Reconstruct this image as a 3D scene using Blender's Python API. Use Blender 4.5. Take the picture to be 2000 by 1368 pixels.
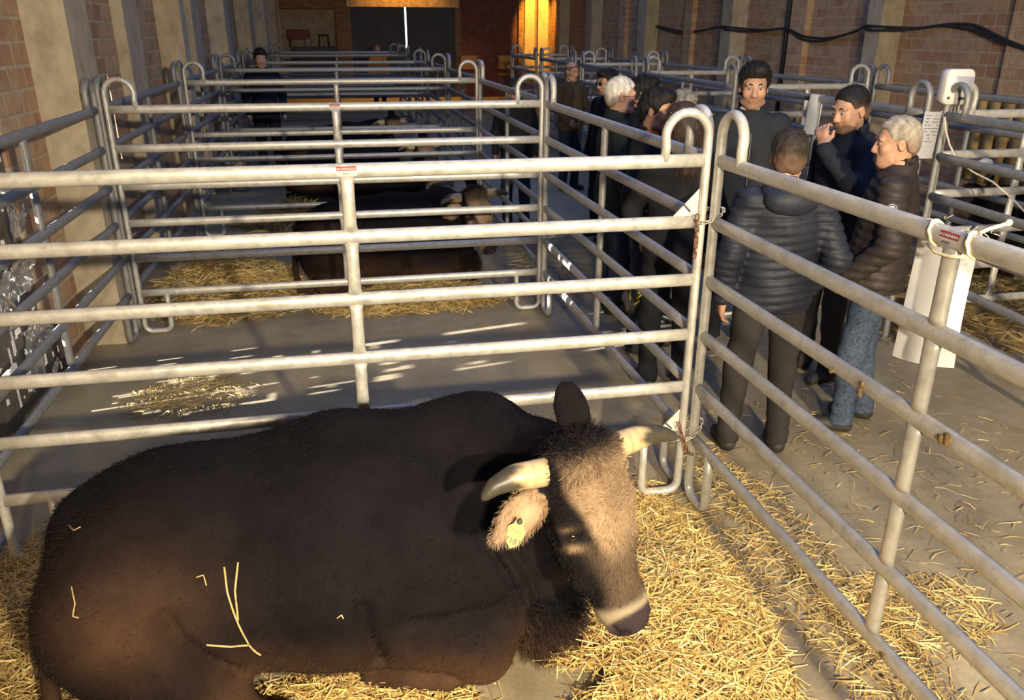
import bpy, math, random
import numpy as np
from mathutils import Matrix, Vector
PI = math.pi
rnd = random.Random(7)
RS = np.random.RandomState(11)
for o in list(bpy.data.objects):
    bpy.data.objects.remove(o)
S = bpy.context.scene
COL = S.collection

# ------------------------------------------------------------------ camera
CAM_H = 2.0946; F_PX = 1560.2; PITCH = .3799; YAW = .2016; ROLL = .0029
_cy, _sy = math.cos(YAW), math.sin(YAW)
_fw = Vector((_sy*math.cos(PITCH), _cy*math.cos(PITCH), -math.sin(PITCH)))
_rt = Vector((_cy, -_sy, 0)); _up = _rt.cross(_fw)
_r2 = math.cos(ROLL)*_rt + math.sin(ROLL)*_up
_u2 = -math.sin(ROLL)*_rt + math.cos(ROLL)*_up
camd = bpy.data.cameras.new('camera'); cam = bpy.data.objects.new('camera', camd); COL.objects.link(cam)
m = Matrix((( _r2.x, _u2.x, -_fw.x, 0), (_r2.y, _u2.y, -_fw.y, 0), (_r2.z, _u2.z, -_fw.z, CAM_H), (0, 0, 0, 1)))
cam.matrix_world = m
camd.sensor_fit = 'HORIZONTAL'; camd.sensor_width = 36; camd.lens = F_PX/2000*36
camd.clip_start = .05; camd.clip_end = 200
camd.dof.use_dof = True; camd.dof.focus_distance = 2.7; camd.dof.aperture_fstop = 7
S.camera = cam

# ------------------------------------------------------------------ world, lamps, exposure
W = bpy.data.worlds.new('daylight'); S.world = W; W.use_nodes = True
W.node_tree.nodes['Background'].inputs[0].default_value = (.86, .93, 1, 1)
W.node_tree.nodes['Background'].inputs[1].default_value = 5
S.view_settings.view_transform = 'Standard'; S.view_settings.look = 'None'
S.view_settings.gamma = 1; S.view_settings.use_curve_mapping = False
S.view_settings.exposure = 0

def lamp(name, kind, loc, power, color, target=None, **kw):
    d = bpy.data.lights.new(name, kind); d.energy = power; d.color = color
    for k, v in kw.items(): setattr(d, k, v)
    o = bpy.data.objects.new(name, d); COL.objects.link(o); o.location = loc
    if target is not None:
        o.rotation_euler = (Vector(target)-Vector(loc)).to_track_quat('-Z', 'Y').to_euler()
    return o
# warm flood lamps behind the photographer, one to each side
lamp('flood_lamp', 'SPOT', (1.55, -2.4, 2.85), 2200, (1, .83, .57), (.9, 3.2, .75), spot_size=math.radians(95), spot_blend=.7, shadow_soft_size=.06)
lamp('flood_lamp', 'SPOT', (.0, -2.6, 2.9), 1650, (1, .83, .57), (2.0, 3.2, .6), spot_size=math.radians(70), spot_blend=.8, shadow_soft_size=.14)
# cool fill lamps added under the closed ceiling for the bluish ambient light
for i, (y, p) in enumerate(((3.5, 100), (11, 95), (20, 75))):
    lamp('cool_fill', 'AREA', (2.4, y, 4.85), p, (.30, .47, 1), (2.4, y, 0), shape='RECTANGLE', size=5, size_y=3.2)
# sodium lamps near the back wall
lamp('sodium_lamp', 'SPOT', (6.45, 26.2, 4.7), 2400, (1, .46, .05), (6.62, 28.3, 2.2), spot_size=math.radians(30), spot_blend=.4, shadow_soft_size=.1)
lamp('sodium_lamp', 'SPOT', (2.1, 27.97, 4.3), 800, (1, .46, .06), (2.1, 28.15, 2.9), spot_size=math.radians(110), spot_blend=.5, shadow_soft_size=.1)
# low sun from the left, enters through the holes of the left shutter
SUN_DIR = Vector((1, .19, -.27)).normalized()
sun = lamp('sun', 'SUN', (-8, 4, 5), 42, (1, .97, .92), None, angle=math.radians(.6))
sun.rotation_euler = SUN_DIR.to_track_quat('-Z', 'Y').to_euler()

# ------------------------------------------------------------------ material helpers
def new_mat(name):
    m = bpy.data.materials.new(name); m.use_nodes = True
    nt = m.node_tree; return m, nt, nt.nodes['Principled BSDF']
def ramp(nt, fac, stops):
    r = nt.nodes.new('ShaderNodeValToRGB'); nt.links.new(fac, r.inputs[0])
    el = r.color_ramp.elements
    while len(el) < len(stops): el.new(.5)
    for e, (p, c) in zip(el, stops):
        e.position = p; e.color = (*c, 1) if len(c) == 3 else c
    return r.outputs[0]
def noise(nt, scale, detail=4, rough=.55, coord='Object', stretch=None):
    tc = nt.nodes.new('ShaderNodeTexCoord'); n = nt.nodes.new('ShaderNodeTexNoise')
    n.inputs['Scale'].default_value = scale; n.inputs['Detail'].default_value = detail; n.inputs['Roughness'].default_value = rough
    v = tc.outputs[coord]
    if stretch:
        mp = nt.nodes.new('ShaderNodeMapping'); mp.inputs['Scale'].default_value = stretch
        nt.links.new(v, mp.inputs[0]); v = mp.outputs[0]
    nt.links.new(v, n.inputs['Vector']); return n.outputs['Fac']
def bump(nt, b, h, strength=.3, dist=.01):
    bp = nt.nodes.new('ShaderNodeBump'); bp.inputs['Strength'].default_value = strength; bp.inputs['Distance'].default_value = dist
    nt.links.new(h, bp.inputs['Height']); nt.links.new(bp.outputs[0], b.inputs['Normal'])
def mix(nt, fac, a, b, mode='MIX'):
    x = nt.nodes.new('ShaderNodeMix'); x.data_type = 'RGBA'; x.blend_type = mode
    for s, v in ((x.inputs[0], fac), (x.inputs[6], a), (x.inputs[7], b)):
        if isinstance(v, (int, float)): s.default_value = v
        elif isinstance(v, tuple): s.default_value = (*v, 1)
        else: nt.links.new(v, s)
    return x.outputs[2]
_mc = {}
def plain(name, color, rough=.6, metal=0, var=.18, scale=30, bmp=0, spec=.5, stretch=None, sheen=0):
    if name in _mc: return _mc[name]
    m, nt, b = new_mat(name)
    n = noise(nt, scale, stretch=stretch)
    lo = tuple(c*(1-var) for c in color); hi = tuple(min(1, c*(1+var)) for c in color)
    nt.links.new(ramp(nt, n, ((.3, lo), (.7, hi))), b.inputs['Base Color'])
    b.inputs['Roughness'].default_value = rough; b.inputs['Metallic'].default_value = metal
    b.inputs['Specular IOR Level'].default_value = spec
    if sheen: b.inputs['Sheen Weight'].default_value = sheen
    if bmp: bump(nt, b, n, bmp, .004)
    _mc[name] = m; return m
def attr_mat(name, rough=.6, bmp=.3, scale=60, spec=.3, var=.25, stretch=None, vscale=9):
    if name in _mc: return _mc[name]
    m, nt, b = new_mat(name)
    a = nt.nodes.new('ShaderNodeAttribute'); a.attribute_name = 'tint'
    n = noise(nt, vscale, 6); g = ramp(nt, n, ((.3, (1-var,)*3), (.7, (1+var,)*3)))
    nt.links.new(mix(nt, 1.0, a.outputs['Color'], g, 'MULTIPLY'), b.inputs['Base Color'])
    b.inputs['Roughness'].default_value = rough; b.inputs['Specular IOR Level'].default_value = spec
    if bmp: bump(nt, b, noise(nt, scale, 5, .6, stretch=stretch), bmp, .006)
    _mc[name] = m; return m

# ------------------------------------------------------------------ mesh helpers
def mesh_obj(name, verts, faces, mat=None, parent=None, smooth=True, tint=None):
    me = bpy.data.meshes.new(name)
    v = np.asarray(verts, np.float32)
    if isinstance(faces, np.ndarray):
        k = faces.shape[1]
        me.vertices.add(len(v)); me.vertices.foreach_set('co', v.ravel())
        me.loops.add(faces.size); me.loops.foreach_set('vertex_index', faces.ravel().astype(np.int32))
        me.polygons.add(len(faces))
        me.polygons.foreach_set('loop_start', np.arange(0, faces.size, k, dtype=np.int32))
        me.update(calc_edges=True)
    else:
        me.from_pydata([tuple(map(float, q)) for q in v], [], [tuple(f) for f in faces]); me.update()
    me.polygons.foreach_set('use_smooth', np.full(len(me.polygons), bool(smooth)))
    if tint is not None:
        t = np.asarray(tint, np.float32)
        if t.shape[1] == 3: t = np.concatenate([t, np.ones((len(t), 1), np.float32)], 1)
        at = me.color_attributes.new('tint', 'FLOAT_COLOR', 'POINT'); at.data.foreach_set('color', t.ravel())
    if mat: me.materials.append(mat)
    me.validate()
    o = bpy.data.objects.new(name, me); COL.objects.link(o)
    if parent: o.parent = parent
    return o
class MB:
    """collects shapes into one mesh"""
    def __init__(s): s.v = []; s.f = []
    def add(s, v, f):
        n = len(s.v); s.v += [tuple(map(float, q)) for q in v]; s.f += [tuple(i+n for i in q) for q in f]; return s
    def box(s, c, h, R=None):
        v = []
        for x in (-1, 1):
            for y in (-1, 1):
                for z in (-1, 1):
                    p = Vector((x*h[0], y*h[1], z*h[2]))
                    if R is not None: p = R @ p
                    v.append((p.x+c[0], p.y+c[1], p.z+c[2]))
        return s.add(v, ((0,1,3,2),(4,6,7,5),(0,4,5,1),(2,3,7,6),(0,2,6,4),(1,5,7,3)))
    def tube(s, pts, r, n=10, side=None, rb=None, cap=True, closed=False):
        """sweep an ellipse: r along the fixed side direction (or any), rb across"""
        P = [Vector(p) for p in pts]; N = len(P)
        rr = r if isinstance(r, (list, tuple)) else [r]*N
        rbb = rr if rb is None else (rb if isinstance(rb, (list, tuple)) else [rb]*N)
        v = []; u = None
        for i in range(N):
            if closed: t = P[(i+1) % N]-P[i-1]
            else: t = P[min(i+1, N-1)]-P[max(i-1, 0)]
            if t.length < 1e-9: t = Vector((0, 0, 1))
            t.normalize()
            if side is not None: u = Vector(side)
            elif u is None: u = t.orthogonal()
            u = (u-t*u.dot(t))
            if u.length < 1e-6: u = t.orthogonal()
            u.normalize(); w = t.cross(u)
            for k in range(n):
                a = 2*PI*k/n
                v.append(P[i]+u*(math.cos(a)*rr[i])+w*(math.sin(a)*rbb[i]))
        f = []
        for i in range(N if closed else N-1):
            j = (i+1) % N
            for k in range(n):
                f.append((i*n+k, i*n+(k+1) % n, j*n+(k+1) % n, j*n+k))
        if cap and not closed:
            f.append(tuple(range(n-1, -1, -1))); f.append(tuple((N-1)*n+k for k in range(n)))
        return s.add(v, f)
    def ball(s, c, r, nu=14, nv=9):
        if not isinstance(r, (tuple, list)): r = (r, r, r)
        v = []; f = []
        for i in range(nv+1):
            a = PI*i/nv
            for k in range(nu):
                b = 2*PI*k/nu
                v.append((c[0]+r[0]*math.sin(a)*math.cos(b), c[1]+r[1]*math.sin(a)*math.sin(b), c[2]+r[2]*math.cos(a)))
        for i in range(nv):
            for k in range(nu):
                f.append((i*nu+k, (i+1)*nu+k, (i+1)*nu+(k+1) % nu, i*nu+(k+1) % nu))
        return s.add(v, f)
    def obj(s, name, mat=None, parent=None, smooth=True, bevel=0):
        o = mesh_obj(name, s.v, s.f, mat, parent, smooth)
        if smooth and bevel == 0:
            pass
        if bevel:
            b = o.modifiers.new('bevel', 'BEVEL'); b.width = bevel; b.segments = 2; b.limit_method = 'ANGLE'
        return o
def tag(o, label=None, cat=None, group=None, kind=None):
    if label: o['label'] = label
    if cat: o['category'] = cat
    if group: o['group'] = group
    if kind: o['kind'] = kind
    return o
def thing(name, label, cat, loc=(0, 0, 0), rz=0, group=None):
    o = bpy.data.objects.new(name, None); COL.objects.link(o); o.empty_display_size = .1
    o.location = loc; o.rotation_euler = (0, 0, rz); return tag(o, label, cat, group)
def kids(o): return [c for c in bpy.data.objects if c.parent == o]
def copy_tree(o, parent=None):
    c = o.copy(); COL.objects.link(c)
    if parent: c.parent = parent
    for ch in kids(o): copy_tree(ch, c)
    return c
def struct(name, mb, mat, smooth=False, label=None):
    o = mb.obj(name, mat, None, smooth); o['kind'] = 'structure'
    if label: o['label'] = label
    return o

# ------------------------------------------------------------------ implicit surfaces (smooth unions of limbs) -> one mesh
class Vol:
    def __init__(s, lo, hi, h):
        s.h = h; s.lo = np.array(lo, float); n = np.ceil((np.array(hi)-s.lo)/h).astype(int)+1
        s.ax = [s.lo[i]+h*np.arange(n[i]) for i in range(3)]
        s.F = np.full(n, 1.0, np.float32)
    def _sl(s, lo, hi):
        sl = []
        for i in range(3):
            a = int(np.floor((lo[i]-s.lo[i])/s.h)); b = int(np.ceil((hi[i]-s.lo[i])/s.h))+1
            a = max(a, 0); b = min(b, len(s.ax[i]))
            if b <= a: return None
            sl.append(slice(a, b))
        return tuple(sl)
    def grid(s, sl=None):
        sl = sl or (slice(None),)*3
        return (s.ax[0][sl[0]][:, None, None], s.ax[1][sl[1]][None, :, None], s.ax[2][sl[2]][None, None, :])
    def _apply(s, sl, d, k, op):
        F = s.F[sl]; d = d.astype(np.float32)
        if op == 'u':
            hh = np.maximum(k-np.abs(F-d), 0)/k if k > 0 else 0
            s.F[sl] = np.minimum(F, d)-hh*hh*k*.25
        elif op == 's':
            d = -d; hh = np.maximum(k-np.abs(F-d), 0)/k if k > 0 else 0
            s.F[sl] = np.maximum(F, d)+hh*hh*k*.25
    def cone(s, a, b, ra, rb, k=.03, op='u', flat=None):
        a = np.array(a, float); b = np.array(b, float); R = max(ra, rb); mgn = k+3*s.h+R
        sl = s._sl(np.minimum(a, b)-mgn, np.maximum(a, b)+mgn)
        if sl is None: return s
        X, Y, Z = s.grid(sl); ab = b-a; L = max(ab@ab, 1e-9)
        px, py, pz = X-a[0], Y-a[1], Z-a[2]
        t = np.clip((px*ab[0]+py*ab[1]+pz*ab[2])/L, 0, 1)
        qx, qy, qz = px-t*ab[0], py-t*ab[1], pz-t*ab[2]
        d2 = qx*qx+qy*qy+qz*qz
        if flat is not None:   # (direction, factor>1 squashes)
            n, fc = np.array(flat[0], float), flat[1]; n = n/np.linalg.norm(n)
            dn = qx*n[0]+qy*n[1]+qz*n[2]; d2 = d2+dn*dn*(fc*fc-1)
        d = np.sqrt(d2)-(ra+t*(rb-ra))
        s._apply(sl, d, k, op); return s
    def chain(s, pts, k=.03, op='u', flat=None):
        for p, q in zip(pts[:-1], pts[1:]): s.cone(p[:3], q[:3], p[3], q[3], k, op, flat)
        return s
    def ell(s, c, r, k=.03, R=None, op='u'):
        c = np.array(c, float); r = np.array(r if hasattr(r, '__len__') else (r,)*3, float); mgn = r.max()+k+3*s.h
        sl = s._sl(c-mgn, c+mgn)
        if sl is None: return s
        X, Y, Z = s.grid(sl); p = [X-c[0], Y-c[1], Z-c[2]]
        if R is not None:    # rows of R are the local axes
            p = [p[0]*R[i][0]+p[1]*R[i][1]+p[2]*R[i][2] for i in range(3)]
        k0 = np.sqrt((p[0]/r[0])**2+(p[1]/r[1])**2+(p[2]/r[2])**2)+1e-9
        k1 = np.sqrt((p[0]/r[0]**2)**2+(p[1]/r[1]**2)**2+(p[2]/r[2]**2)**2)+1e-9
        s._apply(sl, k0*(k0-1)/k1, k, op); return s
    def mesh(s):
        F = s.F; Sg = F < 0; n = F.shape
        cnt = np.zeros((n[0]-1, n[1]-1, n[2]-1), np.int8)
        for i in (0, 1):
            for j in (0, 1):
                for k in (0, 1):
                    cnt += Sg[i:n[0]-1+i, j:n[1]-1+j, k:n[2]-1+k]
        act = (cnt > 0) & (cnt < 8)
        I = np.argwhere(act); idx = np.full(act.shape, -1, np.int64); idx[act] = np.arange(len(I))
        cs = [(i, j, k) for i in (0, 1) for j in (0, 1) for k in (0, 1)]
        V = np.stack([F[I[:, 0]+c[0], I[:, 1]+c[1], I[:, 2]+c[2]] for c in cs], 1)
        acc = np.zeros((len(I), 3)); wn = np.zeros(len(I))
        for a in range(8):
            for b in range(a+1, 8):
                df = np.array(cs[b])-np.array(cs[a])
                if np.abs(df).sum() != 1: continue
                va, vb = V[:, a], V[:, b]; cr = (va < 0) != (vb < 0)
                t = np.where(cr, va/np.where(cr, va-vb, 1), 0)
                acc += np.where(cr[:, None], np.array(cs[a])+t[:, None]*df, 0); wn += cr
        P = (I+acc/wn[:, None])*s.h+s.lo
        Q = []
        for ax in range(3):
            o1, o2 = (ax+1) % 3, (ax+2) % 3
            lo = [slice(None)]*3; hi = [slice(None)]*3
            lo[ax] = slice(0, n[ax]-1); hi[ax] = slice(1, n[ax])
            sg = Sg[tuple(lo)]; ch = sg != Sg[tuple(hi)]
            E = np.argwhere(ch); inside = sg[ch]
            ok = (E[:, o1] > 0) & (E[:, o2] > 0) & (E[:, o1] < n[o1]-1) & (E[:, o2] < n[o2]-1)
            E = E[ok]; inside = inside[ok]
            def cell(d1, d2):
                q = E.copy(); q[:, o1] -= d1; q[:, o2] -= d2
                return idx[q[:, 0], q[:, 1], q[:, 2]]
            q = np.stack([cell(1, 1), cell(0, 1), cell(0, 0), cell(1, 0)], 1)
            q[~inside] = q[~inside][:, ::-1]; Q.append(q)
        Q = np.concatenate(Q)
        return P, Q
def vnoise(P, f, seed=0):
    """cheap smooth noise from a few sine waves"""
    r = np.random.RandomState(seed); out = 0
    for i in range(7):
        d = r.randn(3); d *= f*(.6+.9*r.rand())/np.linalg.norm(d)
        out = out+np.sin(P[..., 0]*d[0]+P[..., 1]*d[1]+P[..., 2]*d[2]+r.rand()*6.28)
    return out/3.5

# ------------------------------------------------------------------ setting
LX, RX, BY, NY, CZ = -1.9, 7.1, 28.4, -4.5, 5.0
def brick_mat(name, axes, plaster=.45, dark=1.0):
    m, nt, b = new_mat(name)
    tc = nt.nodes.new('ShaderNodeTexCoord'); sp = nt.nodes.new('ShaderNodeSeparateXYZ'); cb = nt.nodes.new('ShaderNodeCombineXYZ')
    nt.links.new(tc.outputs['Object'], sp.inputs[0])
    nt.links.new(sp.outputs[axes[0]], cb.inputs[0]); nt.links.new(sp.outputs[axes[1]], cb.inputs[1])
    br = nt.nodes.new('ShaderNodeTexBrick'); nt.links.new(cb.outputs[0], br.inputs['Vector'])
    br.inputs['Scale'].default_value = 1; br.inputs['Brick Width'].default_value = .27; br.inputs['Row Height'].default_value = .135
    br.inputs['Mortar Size'].default_value = .014; br.inputs['Mortar Smooth'].default_value = .4; br.inputs['Bias'].default_value = -.1
    d = dark
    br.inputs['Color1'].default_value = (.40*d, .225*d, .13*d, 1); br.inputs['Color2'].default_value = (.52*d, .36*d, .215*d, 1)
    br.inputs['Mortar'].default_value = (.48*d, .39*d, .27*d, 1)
    n1 = noise(nt, 2.6, 6, .7); n2 = noise(nt, 9, 5, .65)
    c = mix(nt, ramp(nt, n1, ((plaster, (0, 0, 0)), (plaster+.12, (1, 1, 1)))), br.outputs['Color'], (.45*d, .34*d, .22*d))
    c = mix(nt, .55, c, ramp(nt, n2, ((.28, (.5, .47, .44)), (.66, (1.12, 1.08, 1)))), 'MULTIPLY')
    nt.links.new(c, b.inputs['Base Color']); b.inputs['Roughness'].default_value = .9
    bp = nt.nodes.new('ShaderNodeBump'); bp.inputs['Strength'].default_value = .5; bp.inputs['Distance'].default_value = .012
    inv = nt.nodes.new('ShaderNodeMath'); inv.operation = 'SUBTRACT'; inv.inputs[0].default_value = 1
    nt.links.new(br.outputs['Fac'], inv.inputs[1]); nt.links.new(inv.outputs[0], bp.inputs['Height']); nt.links.new(bp.outputs[0], b.inputs['Normal'])
    return m
M_brick_s = brick_mat('brick_side', ('Y', 'Z'), .56)
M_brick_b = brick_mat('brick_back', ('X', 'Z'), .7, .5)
def plaster_mat(name, col):
    m, nt, b = new_mat(name)
    n = noise(nt, 3.5, 7, .7); n2 = noise(nt, 14, 4, .6, stretch=(1, 1, .35))
    c = ramp(nt, n, ((.3, tuple(x*.7 for x in col)), (.5, col), (.72, tuple(x*1.12 for x in col))))
    c = mix(nt, .5, c, ramp(nt, n2, ((.25, (.5, .47, .43)), (.6, (1, 1, 1)))), 'MULTIPLY')
    nt.links.new(c, b.inputs['Base Color']); b.inputs['Roughness'].default_value = .9; bump(nt, b, n2, .25, .01); return m
M_plaster = plaster_mat('pilaster_plaster', (.46, .39, .285))
def floor_mat():
    m, nt, b = new_mat('concrete_floor')
    n = noise(nt, .9, 8, .65); n2 = noise(nt, 7, 6, .7); n3 = noise(nt, 60, 3, .6)
    c = ramp(nt, n, ((.28, (.22, .185, .125)), (.48, (.32, .272, .185)), (.7, (.40, .34, .235))))
    c = mix(nt, .6, c, ramp(nt, n2, ((.3, (.55, .52, .46)), (.62, (1, 1, 1)))), 'MULTIPLY')
    c = mix(nt, .35, c, ramp(nt, n3, ((.35, (.6, .57, .5)), (.6, (1.05, 1.03, 1)))), 'MULTIPLY')
    nt.links.new(c, b.inputs['Base Color'])
    nt.links.new(ramp(nt, n2, ((.3, (.42,)*3), (.7, (.62,)*3))), b.inputs['Roughness'])
    bump(nt, b, n3, .15, .004); return m
struct('floor', MB().box((2.6, 12, -.1), (6, 18, .1)), floor_mat())
struct('ceiling', MB().box((2.6, 12, CZ+.05), (6, 18, .05)), plain('ceiling_boards', (.09, .08, .07), .9))

def holed(mb, x0, x1, y0, y1, z0, z1, holes):
    """a slab in the y-z plane with rectangular holes"""
    ys = sorted({y0, y1, *[h[0] for h in holes], *[h[1] for h in holes]}); ys = [y for y in ys if y0 <= y <= y1]
    for a, b in zip(ys[:-1], ys[1:]):
        if b-a < 1e-6: continue
        c = (a+b)/2; cut = sorted((max(h[2], z0), min(h[3], z1)) for h in holes if h[0] < c < h[1])
        z = z0
        for p, q in cut+[(z1, z1)]:
            if p > z+1e-6: mb.box(((x0+x1)/2, c, (z+p)/2), ((x1-x0)/2, (b-a)/2, (p-z)/2))
            z = max(z, q)
    return mb
DOOR = (3.9, 5.12, 0, 1.56); LOWDOOR = (5.12, 5.46, 0, .42)
slit = [(7.535, 7.565, a, b) for a, b in ((1.06, 1.15), (1.2, 1.5), (1.54, 1.64), (1.66, 1.76))]
struct('wall_left', holed(MB(), LX-.10, LX, NY, BY+.3, 0, CZ, [DOOR, LOWDOOR]+slit), M_brick_s)
struct('wall_right', MB().box((RX+.12, 12, CZ/2), (.12, 17, CZ/2)), M_brick_s)
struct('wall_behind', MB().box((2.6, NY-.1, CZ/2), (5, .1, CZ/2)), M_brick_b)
# the shutter in the left wall, full of gaps
holes = [(5.035, 5.09, a, b) for a, b in ((.16, .34), (.36, .45), (.52, .6), (.66, .86), (1.02, 1.1), (1.16, 1.34), (1.4, 1.56))]
for x0, x1, y in ((-1.74, -1.53, 5.34), (-1.32, -1.13, 5.425), (-1.3, -1.15, 5.33), (-.84, -.65, 5.515), (-.83, -.66, 5.37), (-1.25, -1.11, 5.04), (-1.24, -1.02, 4.9), (-.72, -.66, 5.1), (-1.45, -1.38, 4.75)):
    t0, t1 = x0-LX-.02, x1-LX-.02; yy = y-.19*(t0+t1)/2
    holes.append((yy-.012, yy+.012, .27*t0, .27*t1))
for i in range(90):
    y = rnd.uniform(4.35, 5.02); z = rnd.choice((rnd.uniform(.15, .5), rnd.uniform(.55, .8), rnd.uniform(.95, 1.5)))
    w, h = (rnd.uniform(.015, .06), rnd.uniform(.008, .026)) if i % 3 else (.014, rnd.uniform(.03, .09))
    holes.append((y-w, y+w, z-h, z+h))
sh = struct('door_1', holed(holed(MB(), LX-.06, LX-.02, DOOR[0]-.02, DOOR[1], 0, DOOR[3]+.02, [h for h in holes if h[0] < DOOR[1]]), LX-.06, LX-.02, DOOR[1], LOWDOOR[1]+.02, 0, LOWDOOR[3]+.02, holes), plain('shutter_wood', (.09, .075, .06), .7, 0, .4, 12, .4))
sh['label'] = 'gappy dark shutter door low in the left wall with daylight in its cracks'

# back wall: brick, big sliding door with a bright gap, orange lit lintel, side recess, pillars
def wall_back():
    mb = MB()
    for x0, x1, z0, z1 in ((LX-.25, -1.78, 0, CZ), (-1.78, .45, 2.75, CZ), (-.02, .45, 0, 2.75), (.45, 3.85, 3.1, CZ), (3.85, RX+.24, 0, CZ)):
        mb.box(((x0+x1)/2, BY+.15, (z0+z1)/2), ((x1-x0)/2, .15, (z1-z0)/2))
    return mb
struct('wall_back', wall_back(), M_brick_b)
struct('trim_1', MB().box((2.15, BY-.1, 2.97), (1.8, .15, .16)), plain('lintel_wood', (.5, .36, .2), .8, 0, .3, 8), label='broad lintel beam lit orange above the dark doors at the far end')
struct('trim_2', MB().box((-1.8, BY-.06, 2.5), (.06, .06, 2.5)), M_plaster, label='narrow orange lit post in the far left corner')
for i, (x0, x1) in enumerate(((.4, 2.2), (2.245, 3.9))):
    d = MB().box(((x0+x1)/2, BY+.06, 1.5), ((x1-x0)/2, .03, 1.5))
    for k in range(5): d.box((x0+.05+(x1-x0-.1)*k/4, BY+.02, 1.4), (.02, .015, 1.4))
    o = struct('door_%d' % (i+2), d, plain('door_steel', (.022, .028, .045), .6, 0, .3, 5))
    o['label'] = ('left', 'right')[i]+' leaf of the dark sliding door at the far end'
struct('wall_recess', MB().box((-.9, BY+1.2, 1.4), (1.2, .05, 1.45)).box((-.9, BY+.7, 2.8), (1.2, .55, .05)).box((-1.95, BY+.7, 1.4), (.05, .55, 1.45)).box((.1, BY+.7, 1.4), (.05, .55, 1.45)), M_plaster)
struct('wall_portal', MB().box((5.0, BY-.06, 1.7), (.95, .05, 1.7)), plain('red_boards', (.12, .045, .04), .8, 0, .3, 6), label='dark red board screen on the far wall beside the door')
for i, (x0, x1, c) in enumerate(((5.95, 6.13, M_brick_b), (6.16, 6.5, M_plaster), (6.62, 6.96, M_plaster))):
    o = struct('trim_%d' % (i+3), MB().box(((x0+x1)/2, BY-.12, 2.5), ((x1-x0)/2, .13, 2.5)), c)
    o['label'] = ('dark brick', 'left orange lit', 'right orange lit')[i]+' pillar strip at the far right corner'
# pilasters
k = 6
for side, x, prot, ys in (('left', LX, .26, ((5.8, 6.28), (9.82, 10.14), (13.6, 14.1), (17.3, 17.8), (21, 21.5), (24.8, 25.3))),
                          ('right', RX, .3, ((9.84, 10.15), (14.1, 14.5), (18.4, 18.9), (22.6, 23.2), (26, 26.5)))):
    for j, (a, b) in enumerate(ys):
        s = 1 if side == 'left' else -1
        o = struct('trim_%d' % k, MB().box((x+s*prot/2, (a+b)/2, CZ/2), (prot/2, (b-a)/2, CZ/2)), M_plaster); k += 1
        o['label'] = 'plastered pilaster on the %s wall, %s from the camera' % (side, ('nearest', 'second', 'third', 'fourth', 'fifth', 'sixth')[j])
M_quoin = brick_mat('quoin_brick', ('Y', 'Z'), .52, 1.15)
for side, x, ys in (('left', LX, ((8.0, 8.55), (11.6, 12.2), (15.4, 16.0))), ('right', RX, ((7.35, 7.9), (12.0, 12.45), (16.3, 16.7), (20.4, 20.9)))):
    for j, (a, b) in enumerate(ys):
        s = 1 if side == 'left' else -1
        o = struct('trim_%d' % k, MB().box((x+s*.05, (a+b)/2, CZ/2), (.05, (b-a)/2, CZ/2)), M_quoin if side == 'right' else M_plaster); k += 1
        o['label'] = 'shallow brick strip between the %s wall pilasters, %s from the camera' % (side, ('nearest', 'second', 'third', 'fourth')[j])

# ------------------------------------------------------------------ cattle panels
def steel_mat(name, base, rough=.42):
    m, nt, b = new_mat(name)
    n = noise(nt, 22, 7, .7); n2 = noise(nt, 5, 4, .6); n3 = noise(nt, 90, 2)
    lo = tuple(x*.72 for x in base); hi = tuple(min(1, x*1.18) for x in base)
    c = ramp(nt, n, ((.3, lo), (.52, base), (.72, hi)))
    c = mix(nt, ramp(nt, n2, ((.58, (0, 0, 0)), (.75, (.55, .55, .55)))), c, (.3, .24, .16))
    nt.links.new(c, b.inputs['Base Color']); b.inputs['Metallic'].default_value = .35; b.inputs['Roughness'].default_value = rough
    nt.links.new(ramp(nt, n, ((.3, (rough-.08,)*3), (.7, (rough+.14,)*3))), b.inputs['Roughness'])
    bump(nt, b, n3, .12, .002); return m
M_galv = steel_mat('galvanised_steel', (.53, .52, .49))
M_galv_shaded = steel_mat('shaded_steel', (.27, .27, .265), .5)  # darker copy of the steel: shade on the dimmer rails put into the colour
RAIL_Z = [1.6-.2568*i for i in range(6)]
_pm = {}
def arc(cx, cz, r, a0, a1, n, y=0): return [(cx+r*math.cos(a0+(a1-a0)*i/n), y, cz+r*math.sin(a0+(a1-a0)*i/n)) for i in range(n+1)]
def end_frame_mesh(L, left, mat):
    w = .185
    pts = [(w, 0, 1.6), (w-.004, 0, 1.66)]+arc(w/2, 1.7, w/2, 0, PI, 12)+[(0, 0, 1.6)]
    pts += [(0, 0, z) for z in (1.3, 1.0, .7, .4, .16)]
    pts += arc(.05, .085, .05, PI, 1.5*PI, 5)[0:]+arc(w-.05, .085, .05, 1.5*PI, 2*PI, 5)+[(w, 0, .2), (w, 0, .316)]
    pts = [(p[0] if left else L-p[0], 0, p[2]-.012 if p[2] < .14 else p[2]) for p in pts]
    return MB().tube(pts, .022, 12, side=(0, 1, 0), rb=.019)
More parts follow.
